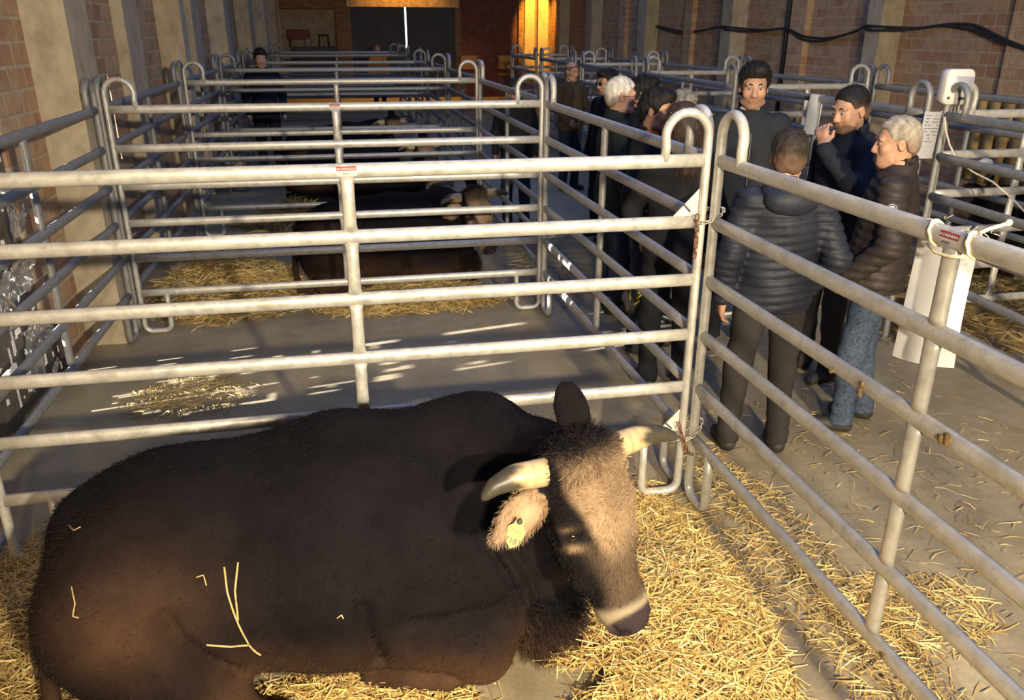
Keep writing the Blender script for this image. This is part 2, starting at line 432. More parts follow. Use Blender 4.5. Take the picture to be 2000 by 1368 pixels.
def panel(name, label, p0, p1, mat=M_galv, sticker=False, group='cattle panels of the pens', cat='cattle panel', endL=True, endR=True, mid=True):
    p0 = Vector((p0[0], p0[1], 0)); p1 = Vector((p1[0], p1[1], 0)); L = round((p1-p0).length, 3)
    rz = math.atan2(p1.y-p0.y, p1.x-p0.x)
    root = thing(name, label, cat, p0, rz, group)
    key = (L, mat.name)
    if key not in _pm:
        ms = {}
        for i, z in enumerate(RAIL_Z):
            n = 14; pts = [(.012+(L-.024)*q/n, 0, z) for q in range(n+1)]
            ms['rail', i] = MB().tube(pts, .0195, 14, side=(0, 1, 0), rb=.0285)
        ms['end_frame', 0] = end_frame_mesh(L, True, mat); ms['end_frame', 1] = end_frame_mesh(L, False, mat)
        mp = MB()
        for a, b in zip(RAIL_Z[:-1], RAIL_Z[1:]):     # flattened where it meets each rail
            mp.tube([(L/2, 0, a-.02), (L/2, 0, a-.045), (L/2, 0, (a+b)/2), (L/2, 0, b+.045), (L/2, 0, b+.02)], [.013, .02, .02, .02, .013], 12, side=(0, 1, 0), rb=[.032, .026, .025, .026, .032])
        ms['middle_post', 0] = mp
        _pm[key] = {k2: v.obj(k2[0], mat).data for k2, v in ms.items()}
        for o in [o for o in bpy.data.objects if o.parent is None and o.type == 'MESH' and o.data in list(_pm[key].values())]: bpy.data.objects.remove(o)
    for k2, me in _pm[key].items():
        if k2 == ('end_frame', 0) and not endL: continue
        if k2 == ('end_frame', 1) and not endR: continue
        if k2[0] == 'middle_post' and not mid: continue
        o = bpy.data.objects.new(k2[0], me); COL.objects.link(o); o.parent = root
    return root
YR = [3.14, 5.974, 8.998, 11.74, 14.5, 18.6, 21.25]
front = panel('cattle_panel', 'bright galvanised cattle panel right behind the resting bull, with a small red sticker', (-1.47, 3.14), (1.462, 3.14))
right_near = panel('cattle_panel', 'galvanised cattle panel at the lower right running toward the viewer beside the straw', (1.508, 3.11), (1.535, .39))
ordw = ('second', 'third', 'fourth', 'fifth', 'sixth', 'farthest')
rowp = []
for i, y in enumerate(YR[1:]):
    rowp.append(panel('cattle_panel', 'cross panel of the left pens, %s row counted back from the resting bull' % ordw[i], (-1.545, y), (1.44, y), M_galv if i < 2 else M_galv_shaded))
pn = ('behind the resting bull', 'holding the second bull', 'beyond the second bull', 'fourth back', 'fifth back', 'next to the far end')
for i, (a, b) in enumerate(zip(YR[:-1], YR[1:])):
    L = b-a-.1
    if i == 4: a = a+1.25
    panel('cattle_panel', 'left side panel along the brick wall, pen %s' % pn[i], (-1.6, a+.05), (-1.6, b-.05), M_galv_shaded)
    panel('cattle_panel', 'aisle side panel of the left pens, pen %s' % pn[i], (1.49, a+.06), (1.47, b-.04), M_galv if i < 2 else M_galv_shaded)
# pens on the right of the aisle
RYR = [1.9, 4.7, 7.45, 10.25, 13.1, 15.9, 18.7]
pr = ('nearest the viewer', 'beside the white indicator box', 'third from the viewer', 'fourth from the viewer', 'fifth from the viewer', 'farthest from the viewer')
for i, (a, b) in enumerate(zip(RYR[:-1], RYR[1:])):
    panel('cattle_panel', 'aisle side panel of the right pens, %s' % pr[i], (3.72 if i else 3.58, a+.05), (3.78, b-.05), M_galv_shaded)
    panel('cattle_panel', 'wall side panel of the right pens, %s' % pr[i], (5.2, a+.05), (5.16, b-.05), M_galv_shaded)
for i, y in enumerate(RYR[1:]):
    panel('cattle_panel', 'short cross panel between the right pens, %s' % ('beside the white indicator box', 'behind the man with dark cropped hair', 'third back', 'fourth back', 'fifth back', 'farthest back')[i], (3.83, y), (5.1, y), M_galv)

# stickers on the panels (red strip with the maker's word over a white strip)
M_red = plain('sticker_red', (.30, .035, .035), .5); M_white = plain('white_card', (.50, .51, .54), .6, 0, .05); M_ink = plain('ink', (.06, .06, .07), .7)
def text_mesh(body, size, name, mat, parent, loc, R, depth=.0004, spacing=1):
    cu = bpy.data.curves.new('t', 'FONT'); cu.body = body; cu.size = size; cu.align_x = 'CENTER'; cu.align_y = 'CENTER'; cu.extrude = depth; cu.space_character = spacing
    o = bpy.data.objects.new('t', cu); COL.objects.link(o)
    dg = bpy.context.evaluated_depsgraph_get(); me = bpy.data.meshes.new_from_object(o.evaluated_get(dg))
    bpy.data.objects.remove(o); me.materials.clear(); me.materials.append(mat); me.name = name
    t = bpy.data.objects.new(name, me); COL.objects.link(t); t.parent = parent
    t.matrix_local = Matrix.Translation(loc) @ R.to_4x4(); return t
def sticker(root, x, side, w=.075):
    """on the top rail; side -1 = local -y face"""
    s = thing('brand_sticker', None, None); del_keys(s); s.parent = root; s.location = (x, side*.0197, 1.6)
    base = MB(); n = 8
    def strip(z0, z1, off):
        v = []; f = []
        for i in range(n+1):
            a = z0+(z1-z0)*i/n; yy = .0195*math.sqrt(max(0, 1-(a/.0285)**2))-.0197+off
            v += [(-w/2, side*yy, a), (w/2, side*yy, a)]
        f = [(2*i, 2*i+1, 2*i+3, 2*i+2) for i in range(n)]
        return MB().add(v, f)
    strip(-.02, .002, .0006).obj('white_strip', M_white, s); strip(.002, .018, .0006).obj('red_strip', M_red, s)
    R = Matrix.Rotation(PI/2-.28, 3, 'X') if side < 0 else Matrix.Rotation(PI, 3, 'Z') @ Matrix.Rotation(PI/2-.28, 3, 'X')
    sx = -side
    text_mesh('CASANOVA', .0105, 'lettering', M_white, s, (sx*.006, side*.0006, .0095), R, .0004)
    text_mesh('o', .016, 'lettering', M_white, s, (-sx*.0305, side*.0006, .0105), R)
    text_mesh('02 3511', .009, 'lettering', M_ink, s, (0, side*.0026, -.008), Matrix.Rotation(PI/2+.1, 3, 'X') if side < 0 else Matrix.Rotation(PI, 3, 'Z') @ Matrix.Rotation(PI/2+.1, 3, 'X'))
    return s
def del_keys(o):
    for k in list(o.keys()):
        if k in ('label', 'category', 'group'): del o[k]
sticker(front, 1.466, -1); sticker(rowp[0], 1.49, -1)
# near right panel: its local x runs toward the viewer, pen side (-x world) is local -y... direction p0->p1 is -y, so local +y = +x
sticker(right_near, 1.36, -1, .07)

# ------------------------------------------------------------------ the bull
HS = 1.06
HP = np.array([.660, 1.964, .938]); HM = np.array([.777, 1.830, .432])      # poll and muzzle
ha = (HM-HP)/np.linalg.norm(HM-HP)
hl = np.array([.856, .412, .157]); hl = hl-ha*(hl@ha); hl /= np.linalg.norm(hl)
hn = np.cross(ha, hl); hn = hn if hn[1] < 0 else -hn
HR = np.stack([hl, ha, hn])            # rows: across (to the bull's left), down the face, out of the forehead
def hw(x, s, z): return HP+(hl*x+ha*s+hn*z)*HS
M_coat = attr_mat('bull_coat', .85, .45, 130, .07, .3, (1, 1, .35), 7)
M_horn = attr_mat('horn', .42, .3, 40, .5, .15, None, 30)
def bull_volume():
    V = Vol((-1.32, 1.72, -.005), (1.05, 3.0, 1.16), .0088)
    # barrel, rump, chest
    V.cone((-.60, 2.45, .395), (-.1, 2.45, .405), .375, .40, .12)
    V.cone((-.1, 2.45, .405), (.22, 2.46, .43), .40, .365, .12)
    V.ell((-.655, 2.46, .40), (.385, .39, .36), .12)
    V.cone((-.92, 2.52, .54), (-.1, 2.58, .69), .10, .10, .16)              # loin ridge
    V.cone((-.1, 2.58, .70), (.2, 2.58, .73), .085, .10, .14)
    V.ell((.40, 2.56, .70), (.19, .16, .185), .12)                          # hump
    V.ell((-.58, 2.30, .63), (.10, .10, .07), .14)                          # hook bone
    # neck and dewlap
    V.chain([(.34, 2.55, .58, .22), (.56, 2.34, .69, .15), (.65, 2.10, .80, .115)], .12)
    V.chain([(.36, 2.50, .40, .23), (.53, 2.31, .50, .14), (.62, 2.12, .68, .10)], .10)
    V.cone((.54, 2.24, .56), (.585, 2.24, .20), .105, .085, .08, flat=((.5, .86, 0), 1.4))
    V.cone((.45, 2.3, .30), (.585, 2.24, .17), .16, .10, .08)
    V.ell((.575, 2.23, .13), (.10, .085, .12), .07)
    # shoulder and brisket
    V.ell((.18, 2.23, .38), (.23, .17, .27), .12)
    V.ell((.39, 2.19, .33), (.12, .11, .19), .07)
    # folded near foreleg: elbow - knee - cannon under it
    V.cone((-.02, 2.21, .25), (.31, 2.14, .19), .145, .130, .05)
    V.ell((.335, 2.135, .165), (.112, .105, .160), .04)
    V.chain([(.35, 2.16, .05, .05), (.20, 2.12, .05, .048), (.04, 2.14, .05, .05), (-.04, 2.16, .045, .045)], .02)
    # far foreleg
    V.cone((.30, 2.62, .2), (.62, 2.52, .13), .13, .1, .08); V.cone((.62, 2.52, .06), (.3, 2.5, .05), .06, .05, .03)
    # near thigh, stifle, shank and hind foot
    V.ell((-.77, 2.26, .37), (.26, .25, .33), .09)
    V.cone((-.80, 2.18, .42), (-.64, 2.12, .19), .22, .135, .08)
    V.chain([(-.68, 2.10, .16, .125), (-.80, 2.02, .10, .085), (-.62, 1.98, .075, .065), (-.42, 2.04, .06, .052), (-.33, 2.05, .045, .05)], .04)
    # flank fold
    V.cone((-.62, 2.13, .32), (-.48, 2.10, .12), .05, .06, .07)
    # tail
    V.chain([(-1.0, 2.52, .52, .05), (-1.06, 2.42, .38, .035), (-1.07, 2.3, .2, .03), (-1.04, 2.18, .06, .03), (-1.0, 2.08, .05, .05), (-.93, 2.02, .04, .03)], .03)
    # creases
    def crease(pts, r, k=.035):
        for p, q in zip(pts[:-1], pts[1:]): V.cone(p, q, r, r, k, 's')
    def fold(pts, amp, w, ymax=2.42):
        X, Y, Z = V.grid(); D = 9.0
        for (x0, z0), (x1, z1) in zip(pts[:-1], pts[1:]):
            t = np.clip(((X-x0)*(x1-x0)+(Z-z0)*(z1-z0))/((x1-x0)**2+(z1-z0)**2), 0, 1)
            D = np.minimum(D, (X-x0-t*(x1-x0))**2+(Z-z0-t*(z1-z0))**2)
        V.F[:] += (amp*np.exp(-D/w**2)*(Y < ymax)).astype(np.float32)
    fold([(.33, .60), (.42, .44), (.465, .31)], .016, .016)
    fold([(.36, .61), (.455, .43), (.50, .30)], -.012, .020)
    fold([(.41, .58), (.505, .39), (.535, .20)], .016, .018)
    fold([(.46, .37), (.36, .335), (.22, .34), (.08, .36)], .022, .028)
    fold([(-.05, .44), (-.04, .31), (-.01, .20)], .035, .030)
    fold([(-.62, .50), (-.585, .40), (-.52, .29), (-.47, .22)], .026, .026)
    fold([(-.68, .50), (-.64, .38), (-.60, .24)], -.016, .040)
    fold([(.28, .80), (.265, .68), (.22, .55)], .010, .030)
    fold([(-.30, .66), (-.33, .50), (-.36, .36)], .006, .05)
    # ---- head
    def E(x, s, z, r, k=.03, op='u'): V.ell(hw(x, s, z), tuple(q*HS for q in r), k, HR, op)
    def Cn(a, b, ra, rb, k=.03, op='u', flat=None): V.cone(hw(*a), hw(*b), ra*HS, rb*HS, k, op, flat)
    E(0, .07, -.13, (.112, .12, .125), .05)
    E(0, .16, -.105, (.132, .17, .098), .05)
    Cn((0, .17, -.10), (0, .44, -.082), .098, .068, .06)
    E(.0, .27, -.185, (.085, .185, .125), .06)                                   # jaw
    Cn((0, .36, -.14), (0, .50, -.115), .062, .046, .04)
    E(0, .465, -.075, (.083, .07, .072), .03)                                  # muzzle
    E(0, .515, -.055, (.078, .042, .052), .02)                                 # nose pad
    E(0, .50, -.125, (.06, .05, .035), .02)                                    # lower lip
    for sx in (-1, 1):
        E(sx*.104, .165, -.072, (.034, .05, .032), .04)                         # brow
        E(sx*.088, .28, -.12, (.03, .10, .045), .05)                            # cheek
        Cn((sx*.06, .02, -.10), (sx*.105, .014, -.09), .048, .040, .04)         # horn base
        E(sx*.050, .533, -.028, (.019, .017, .013), .012, 's')                 # nostril
        E(sx*.064, .52, -.045, (.010, .02, .010), .012, 's')
        E(sx*.122, .205, -.056, (.022, .032, .022), .025, 's')                   # eye socket
        Cn((sx*.090, .193, -.042), (sx*.130, .203, -.088), .0115, .0115, .010)   # upper lid
        Cn((sx*.094, .228, -.046), (sx*.130, .224, -.085), .010, .010, .012)
    E(0, .005, -.06, (.09, .06, .06), .05)                                     # poll tuft
    for sx in (-1, 1): Cn((sx*.03, .53, -.098), (sx*.07, .49, -.10), .004, .004, .01, 's')   # mouth line
    # ears: right ear hangs towards the viewer under the horn, left ear stands up behind
    er = [hw(-.12, .075, -.14), hw(-.215, .10, -.115), hw(-.31, .105, -.10)]
    eu = hw(-.222, .102, -.115)
    ax0 = er[2]-er[0]; ax0 /= np.linalg.norm(ax0); ax2 = hn-ax0*(hn@ax0)+.2*hl; ax2 -= ax0*(ax2@ax0); ax2 /= np.linalg.norm(ax2); ax1 = np.cross(ax2, ax0)
    ER = np.stack([ax0, ax1, ax2])
    V.cone(er[0], er[1], .035, .03, .03)
    V.ell(eu+ax2*-.005, (.108, .058, .021), .02, ER).cone(eu+ax0*.05, eu+ax0*.118, .022, .010, .03)
    V.ell(eu+ax2*.026-ax0*.0, (.082, .040, .024), .015, ER, 's')
    bl = hw(.06, -.01, -.16); tl = bl+np.array([-.035, .05, .17])
    bx = tl-bl; bx /= np.linalg.norm(bx); bz = np.array([-.3, -.85, .35]); bz -= bx*(bz@bx); bz /= np.linalg.norm(bz); by = np.cross(bz, bx)
    LR = np.stack([bx, by, bz])
    V.ell(bl+(tl-bl)*.5, (.105, .056, .020), .02, LR)
    # hide undulation
    X, Y, Z = V.grid(); 
    V.F += (.006*np.sin(9*X+3*Z+1)*np.sin(7*Y+5*Z)+.0015*np.sin(55*X+20*Y)*np.sin(48*Z+11*X)).astype(np.float32)*(X < .5)
    return V, er, (ax0, ax1, ax2), eu
def sm(x, a, b): t = np.clip((x-a)/(b-a), 0, 1); return t*t*(3-2*t)
def build_bull(name, label):
    root = thing(name, label, 'bull')
    V, er, (e0, e1, e2), eu = bull_volume()
    P, Q = V.mesh(); P[:, 2] = np.maximum(P[:, 2], .002)
    H = (P-HP) @ HR.T/HS; hx, hs, hz = H[:, 0], H[:, 1], H[:, 2]
    dark = np.array([.0075, .0062, .0078]); brown = np.array([.060, .032, .019]); fawn = np.array([.27, .19, .12]); pale = np.array([.36, .30, .21]); nose = np.array([.035, .026, .030]); pink = np.array([.50, .27, .17])
    c = np.tile(dark, (len(P), 1)); nz = vnoise(P, 9, 3)*.5+vnoise(P, 24, 5)*.3
    def blend(w, col):
        nonlocal c; c = c+(col-c)*np.clip(w, 0, 1)[:, None]
    blend(sm(.40-P[:, 2]+nz*.10, 0, .34)*.75, brown)                                  # belly and legs
    blend(sm(P[:, 0], .47, .54)*sm(.4-P[:, 2], 0, .1), dark)
    blend(np.exp(-(((P[:, 0]+.72)/.22)**2+((P[:, 2]-.50)/.16)**2))*.75*(P[:, 1] < 2.35), brown)
    blend(sm(.25-P[:, 2], 0, .2)*sm(P[:, 0], .0, .2)*.6, brown*1.2)
    head = (hs > -.06) & (hz > -.28) & (np.abs(hx) < .16) & (hs < .60) & (P[:, 1] < 2.33)
    headm = head.astype(float)
    blend(headm*.8, dark*1.25)
    fore = sm(hz, -.125, -.06)*sm(hs+nz*.02, -.05, .03)*(1-sm(hs+nz*.03, .22, .36))*sm(.128-.30*np.clip(hs-.10, 0, .2)*(hx < 0)-np.abs(hx-.01)+nz*.012, 0, .03)
    blend(headm*fore*.95, fawn)
    blend(headm*sm(hz, -.07, -.02)*sm(hs, .2, .3)*(1-sm(hs, .42, .48))*.30, fawn)
    blend(headm*np.exp(-((hx/.022)**2+((hs-.09)/.12)**2))*.35, brown)
    ring = headm*(P[:, 1] < 2.1)*(hz > -.2)*sm(hs+nz*.025, .445, .475)
    blend(ring*.75, pale)
    pad = headm*sm(hs+.55*hz, .455, .475)*sm(hs, .46, .48)*sm(.085-np.abs(hx), 0, .012)*sm(hz, -.105, -.09)
    blend(pad, nose)
    for sx in (-1, 1):
        g = np.exp(-(((hx-sx*.115)/.035)**2+((hs-.205)/.030)**2+((hz+.065)/.035)**2)); blend(headm*g*.85, dark)
        g = np.exp(-(((hx-sx*.112)/.025)**2+((hs-.240)/.013)**2+((hz+.065)/.03)**2)); blend(headm*g*.9, fawn*1.0)
        g = np.exp(-(((hx-sx*.116)/.02)**2+((hs-.172)/.012)**2+((hz+.065)/.025)**2)); blend(headm*g*.8, fawn*.8)
        g = np.exp(-(((hx-sx*.052)**2+(hs-.53)**2+(hz+.033)**2)/.0004)); blend(headm*g, dark*.3)
    q = P-eu; a0, a1, a2 = q@e0, q@e1, q@e2
    earm = (((a0-.01)/.145)**2+(a1/.07)**2+(a2/.045)**2) < 1.0
    blend(earm*.9, fawn*1.05); blend(earm*np.exp(-((a0-.01)/.06)**2-((a1)/.03)**2)*sm(a2, -.02, .0), pink)
    body = mesh_obj('body', P, Q, M_coat, root, True, c)
    # horns
    for sx, pts in ((-1, [(-.075, .02, -.10), (-.145, .004, -.10), (-.21, -.01, -.115), (-.268, -.005, -.13), (-.312, .018, -.14)]),
                    (1, [(.08, .03, -.10), (.15, .032, -.09), (.22, .034, -.08), (.29, .05, -.07), (.345, .082, -.055)])):
        W = [hw(*p) for p in pts]; T = np.linspace(0, 4, 29); W = np.array(W)
        pp = np.stack([np.interp(T, range(5), W[:, i]) for i in range(3)], 1)
        for _ in range(3): pp[1:-1] = (pp[:-2]+2*pp[1:-1]+pp[2:])/4
        rr = [float(np.interp(t, (0, .6, 2, 3.2, 3.8, 4), (.046, .044, .039, .026, .015, .004))) for t in T]
        mb = MB().tube(pp, rr, 18); tt = np.repeat(T, 18)
        cr = np.array([.44, .33, .18]); gr = np.array([.042, .038, .029]); br = np.array([.20, .14, .08])
        hc = cr+(gr-cr)*sm(tt+.25*np.sin(np.tile(np.arange(18), 29)*1.3), 1.75, 2.2)[:, None]
        hc = hc+(br-hc)*(1-sm(tt, .1, .7))[:, None]*.6
        hc *= (1+.12*np.sin(tt*28))[:, None]
        mesh_obj('horn', mb.v, mb.f, M_horn, root, True, hc)
    # eyes with lids
    for sx in (-1, 1):
        MB().ball(tuple(hw(sx*.106, .206, -.070)), .021).obj('eye', plain('bull_eye', (.012, .008, .006), .12), root)
    # ear tag
    tg = thing('ear_tag', None, None); del_keys(tg); tg.parent = root
    M_tag = plain('tag_yellow', (.34, .25, .008), .45, 0, .06)
    tx, ty, tz = hl*.72+ha*-.2, None, hn
    tz = np.array([-.15, -.86, .5]); tz /= np.linalg.norm(tz); up_ = np.array([.35, .1, .9]); up_ = up_-tz*(up_@tz); up_ /= np.linalg.norm(up_); tx = np.cross(up_, tz)
    Rm = Matrix((tuple(tx), tuple(up_), tuple(tz))).transposed()
    tp = eu+e0*.005+e1*0+tz*.062
    tg.matrix_local = Matrix.Translation(tp) @ Rm.to_4x4()
    outl = [(-.010, .0), (.010, .0), (.014, -.018), (.027, -.030), (.022, -.070), (0, -.088), (-.022, -.070), (-.027, -.030), (-.014, -.018)]
    v = [(x, y, z) for z in (0, .0018) for x, y in outl]; n = len(outl)
    MB().add(v, [tuple(range(n-1, -1, -1)), tuple(range(n, 2*n))]+[(i, (i+1) % n, n+(i+1) % n, n+i) for i in range(n)]).obj('plate', M_tag, tg, False)
    MB().tube([(0, -.008, -.012), (0, -.008, .006)], .009, 12).obj('button', plain('tag_hole', (.05, .045, .03), .6), tg)
    I3 = Matrix.Identity(3)
    text_mesh('7183', .024, 'lettering', M_ink, tg, (0, -.066, .0022), I3, .0003)
    text_mesh('IT 023', .011, 'lettering', M_ink, tg, (0, -.038, .0022), I3, .0003)
    return root, P, Q, c, (eu, (e0, e1, e2))
bull, bP, bQ, bC, bEar = build_bull('bull', 'dark brown horned bull lying in the foreground with a yellow tag in its ear')
# short hairs on the head, thicker tuft on the poll
def ribbons(name, base, tip, width, col, mat, parent=None, midoff=None, face=None):
    """flat two-segment blades from base to tip (n,3)"""
    n = len(base); mid = (base+tip)/2+(midoff if midoff is not None else 0)
    d = tip-base; d /= np.linalg.norm(d, axis=1)[:, None]+1e-9
    f = RS.randn(n, 3) if face is None else face
    w = np.cross(d, f); w /= np.linalg.norm(w, axis=1)[:, None]+1e-9; w *= np.asarray(width).reshape(-1, 1)/2
    v = np.stack([base-w, base+w, mid-w, mid+w, tip-w*.35, tip+w*.35], 1).reshape(-1, 3)
    i = np.arange(n)[:, None]*6
    q = np.concatenate([i+np.array([0, 1, 3, 2]), i+np.array([2, 3, 5, 4])])
    return mesh_obj(name, v, q, mat, parent, True, np.repeat(col, 6, 0))
M_hair = attr_mat('hair_strand', .7, 0, 60, .12, .1)
def vert_normals(P, Q):
    N = np.zeros_like(P); a = P[Q[:, 2]]-P[Q[:, 0]]; b = P[Q[:, 3]]-P[Q[:, 1]]; n = np.cross(a, b)
    for k in range(4): np.add.at(N, Q[:, k], n)
    return N/(np.linalg.norm(N, axis=1)[:, None]+1e-9)
def fur(root):
    N = vert_normals(bP, bQ); H = (bP-HP) @ HR.T/HS
    hx, hs, hz = H.T
    noeye = ((np.abs(hx)-.112)/.035)**2+((hs-.205)/.036)**2+((hz+.065)/.04)**2 > 1
    sel = np.where(noeye & (hs > -.07) & (hs < .44) & (np.abs(hx) < .135) & (hz > -.2) & (bP[:, 1] < 2.3))[0]
    def grow(idx, L, lie, nm, jitter=.35, w=.0016, out=.35):
        b = bP[idx]+RS.randn(len(idx), 3)*.003; n = N[idx]
        d = n*out+lie+RS.randn(len(idx), 3)*jitter*.5; d /= np.linalg.norm(d, axis=1)[:, None]
        L = L*(.6+.8*RS.rand(len(idx), 1)); t = b+d*L
        c = bC[idx]*(.75+.7*RS.rand(len(idx), 1))
        o = ribbons(nm, b, t, np.full(len(idx), w), c, M_hair, root, n*L*.12); o['kind'] = 'stuff'
    idx = RS.choice(sel, 24000); lie = np.where((hs[idx] < .17)[:, None], hl*np.sign(hx[idx])[:, None]*.6-ha*.25, ha*.9+hl*np.sign(hx[idx])[:, None]*.25)
    grow(idx, .0085, lie, 'face_hair', .3, .0010, .16)
    pol = np.where((hs > -.07) & (hs < .05) & (np.abs(hx) < .10) & (hz > -.2) & (bP[:, 1] < 2.3))[0]
    idx = RS.choice(pol, 3200); grow(idx, .030, ha*.55+hl*np.sign(hx[idx])[:, None]*.3, 'forelock', .8, .0014, .42)
    oth = np.where(~((hs > -.07) & (hs < .62) & (np.abs(hx) < .35) & (hz > -.25) & (bP[:, 1] < 2.3)) & (bP[:, 2] > .06))[0]
    idx = RS.choice(oth, 42000); grow(idx, .013, np.array([-.6, 0, -.45]), 'body_hair', .45, .0014, .22)
    q_ = bP-bEar[0]; ein = (q_@bEar[1][0]/.145)**2+(q_@bEar[1][1]/.07)**2+(q_@bEar[1][2]/.045)**2
    idx = RS.choice(np.where((ein < 1) & (ein > .45))[0], 1900); grow(idx, .017, bEar[1][0]*.35-np.array([0, 0, .5]), 'ear_hair', .5, .0010, .35)
    dew = np.where((bP[:, 0] > .48) & (bP[:, 2] < .3) & (bP[:, 1] < 2.35) & (bP[:, 1] > 2.08))[0]
    idx = RS.choice(dew, 3500); grow(idx, .055, np.array([.25, -.2, -.5]), 'dewlap_hair', .9, .0018, .6)
fur(bull)

# ------------------------------------------------------------------ straw
M_straw = attr_mat('straw', .55, 0, 60, .35, .12)
STRAW = np.array([[.68, .49, .18], [.75, .57, .24], [.54, .36, .115], [.82, .67, .34], [.38, .23, .07]])
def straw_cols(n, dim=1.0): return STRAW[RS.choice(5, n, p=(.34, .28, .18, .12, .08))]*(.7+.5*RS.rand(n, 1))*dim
def straw_mound(name, label, c, r, H, n, Lr=(.05, .17), dim=1.0, wd=.0042, loose=.25, group=None, edge=1.0, keep=None):
    """a low heap: bumpy base plus a great many loose stalks"""
    nx = 46; g = np.linspace(-1, 1, nx); X, Y = np.meshgrid(g, g, indexing='ij')
    def hh(u, v):
        rr = np.sqrt(u*u+v*v); P3 = np.stack([u*r[0]*6, v*r[1]*6, u*0], -1)
        return H*np.clip(1-rr**2.4, 0, 1)*(.75+.35*vnoise(P3, 1.3, int(abs(c[0]*37)+H*100)))
    Z = hh(X, Y); rr = np.sqrt(X*X+Y*Y)
    V = np.stack([c[0]+X*r[0], c[1]+Y*r[1], Z*.85-.004], -1).reshape(-1, 3)
    i = np.arange(nx*nx).reshape(nx, nx); q = np.stack([i[:-1, :-1], i[1:, :-1], i[1:, 1:], i[:-1, 1:]], -1).reshape(-1, 4)
    q = q[(rr.reshape(-1)[q] < 1.0).all(1)]
    if keep is not None: q = q[keep(V)[q].all(1)]
    a = 2*PI*RS.rand(n); rad = RS.rand(n)**(.5+loose*.3)*(1+loose*RS.rand(n)**2.5)*edge
    u, v = rad*np.cos(a), rad*np.sin(a)
    L = Lr[0]+(Lr[1]-Lr[0])*RS.rand(n)**1.7; th = 2*PI*RS.rand(n); tilt = RS.randn(n)*.22*(H > .03)+RS.randn(n)*.04
    ct = np.stack([c[0]+u*r[0], c[1]+v*r[1], hh(u, v)*(.75+.45*RS.rand(n))+.004+.012*RS.rand(n)*(rad < 1)], 1)
    d = np.stack([np.cos(th)*np.cos(tilt), np.sin(th)*np.cos(tilt), np.sin(tilt)], 1)*L[:, None]/2
    b, t = ct-d, ct+d
    b[:, 2] = np.maximum(b[:, 2], .003); t[:, 2] = np.maximum(t[:, 2], .003)
    if keep is not None:
        k = keep(ct); b, t, L = b[k], t[k], L[k]
    n = len(b)
    mo = RS.randn(n, 3)*L[:, None]*.05; mo[:, 2] = np.abs(mo[:, 2])
    face = RS.randn(n, 3)*.6+np.array([0, 0, 1.0])
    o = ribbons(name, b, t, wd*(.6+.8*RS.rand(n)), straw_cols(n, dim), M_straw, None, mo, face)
    tag(o, label, 'straw', group, 'stuff')
    if H > .02:
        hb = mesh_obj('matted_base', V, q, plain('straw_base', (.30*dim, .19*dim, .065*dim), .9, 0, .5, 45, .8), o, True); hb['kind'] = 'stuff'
    return o
straw_mound('straw_bedding', 'thick pale straw bed beside and under the bull\'s head', (.98, 2.45), (.48, .98), .115, 15000, loose=.3, keep=lambda c: (c[:, 0] < 1.60-.32*np.clip(2.55-c[:, 1], 0, 1)) & ((c[:, 0] > .66+.08*np.sin(c[:, 1]*23)) | (c[:, 1] > 2.3) | (c[:, 1] < 1.95)))
straw_mound('straw_bedding', 'straw heap at the lower left behind the bull\'s rump', (-1.36, 2.55), (.32, .75), .13, 6500, dim=.68)  # dim puts the weaker light at this heap into its straw colour
straw_mound('straw_bedding', 'small scatter of straw on the floor under the bull\'s belly', (-.13, 2.10), (.34, .17), .045, 3200, loose=.6)
straw_mound('straw_bedding', 'thin trodden straw along the foot of the right panel', (1.74, 2.3), (.2, 1.3), .012, 2600, (.04, .15), .9, loose=.4)
straw_mound('loose_straw', 'loose stalks scattered over the aisle floor', (2.6, 3.0), (1.0, 2.3), .006, 1500, (.03, .13), .8, .0035, keep=lambda c: c[:, 0] > 1.95)
straw_mound('loose_straw', 'matted tuft of straw on the aisle floor at the lower right', (2.05, 2.15), (.30, .22), .02, 650, (.05, .18), .95)
straw_mound('straw_bedding', 'golden straw heap by the left wall of the second pen', (-1.05, 6.95), (.62, .8), .34, 5200, (.08, .25), .85, .007)
straw_mound('straw_bedding', 'straw spread in front of the second bull', (.45, 6.42), (.8, .36), .10, 4200, (.08, .25), .85, .006)
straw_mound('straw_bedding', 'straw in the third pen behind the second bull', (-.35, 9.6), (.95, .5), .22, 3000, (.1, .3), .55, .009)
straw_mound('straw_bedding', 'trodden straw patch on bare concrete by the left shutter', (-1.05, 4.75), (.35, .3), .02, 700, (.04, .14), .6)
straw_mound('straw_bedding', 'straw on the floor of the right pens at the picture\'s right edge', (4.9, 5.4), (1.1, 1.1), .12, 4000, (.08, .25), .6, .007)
straw_mound('straw_bedding', 'straw along the aisle below the second pen', (2.0, 7.6), (.55, 1.6), .015, 1500, (.06, .2), .55, .006)

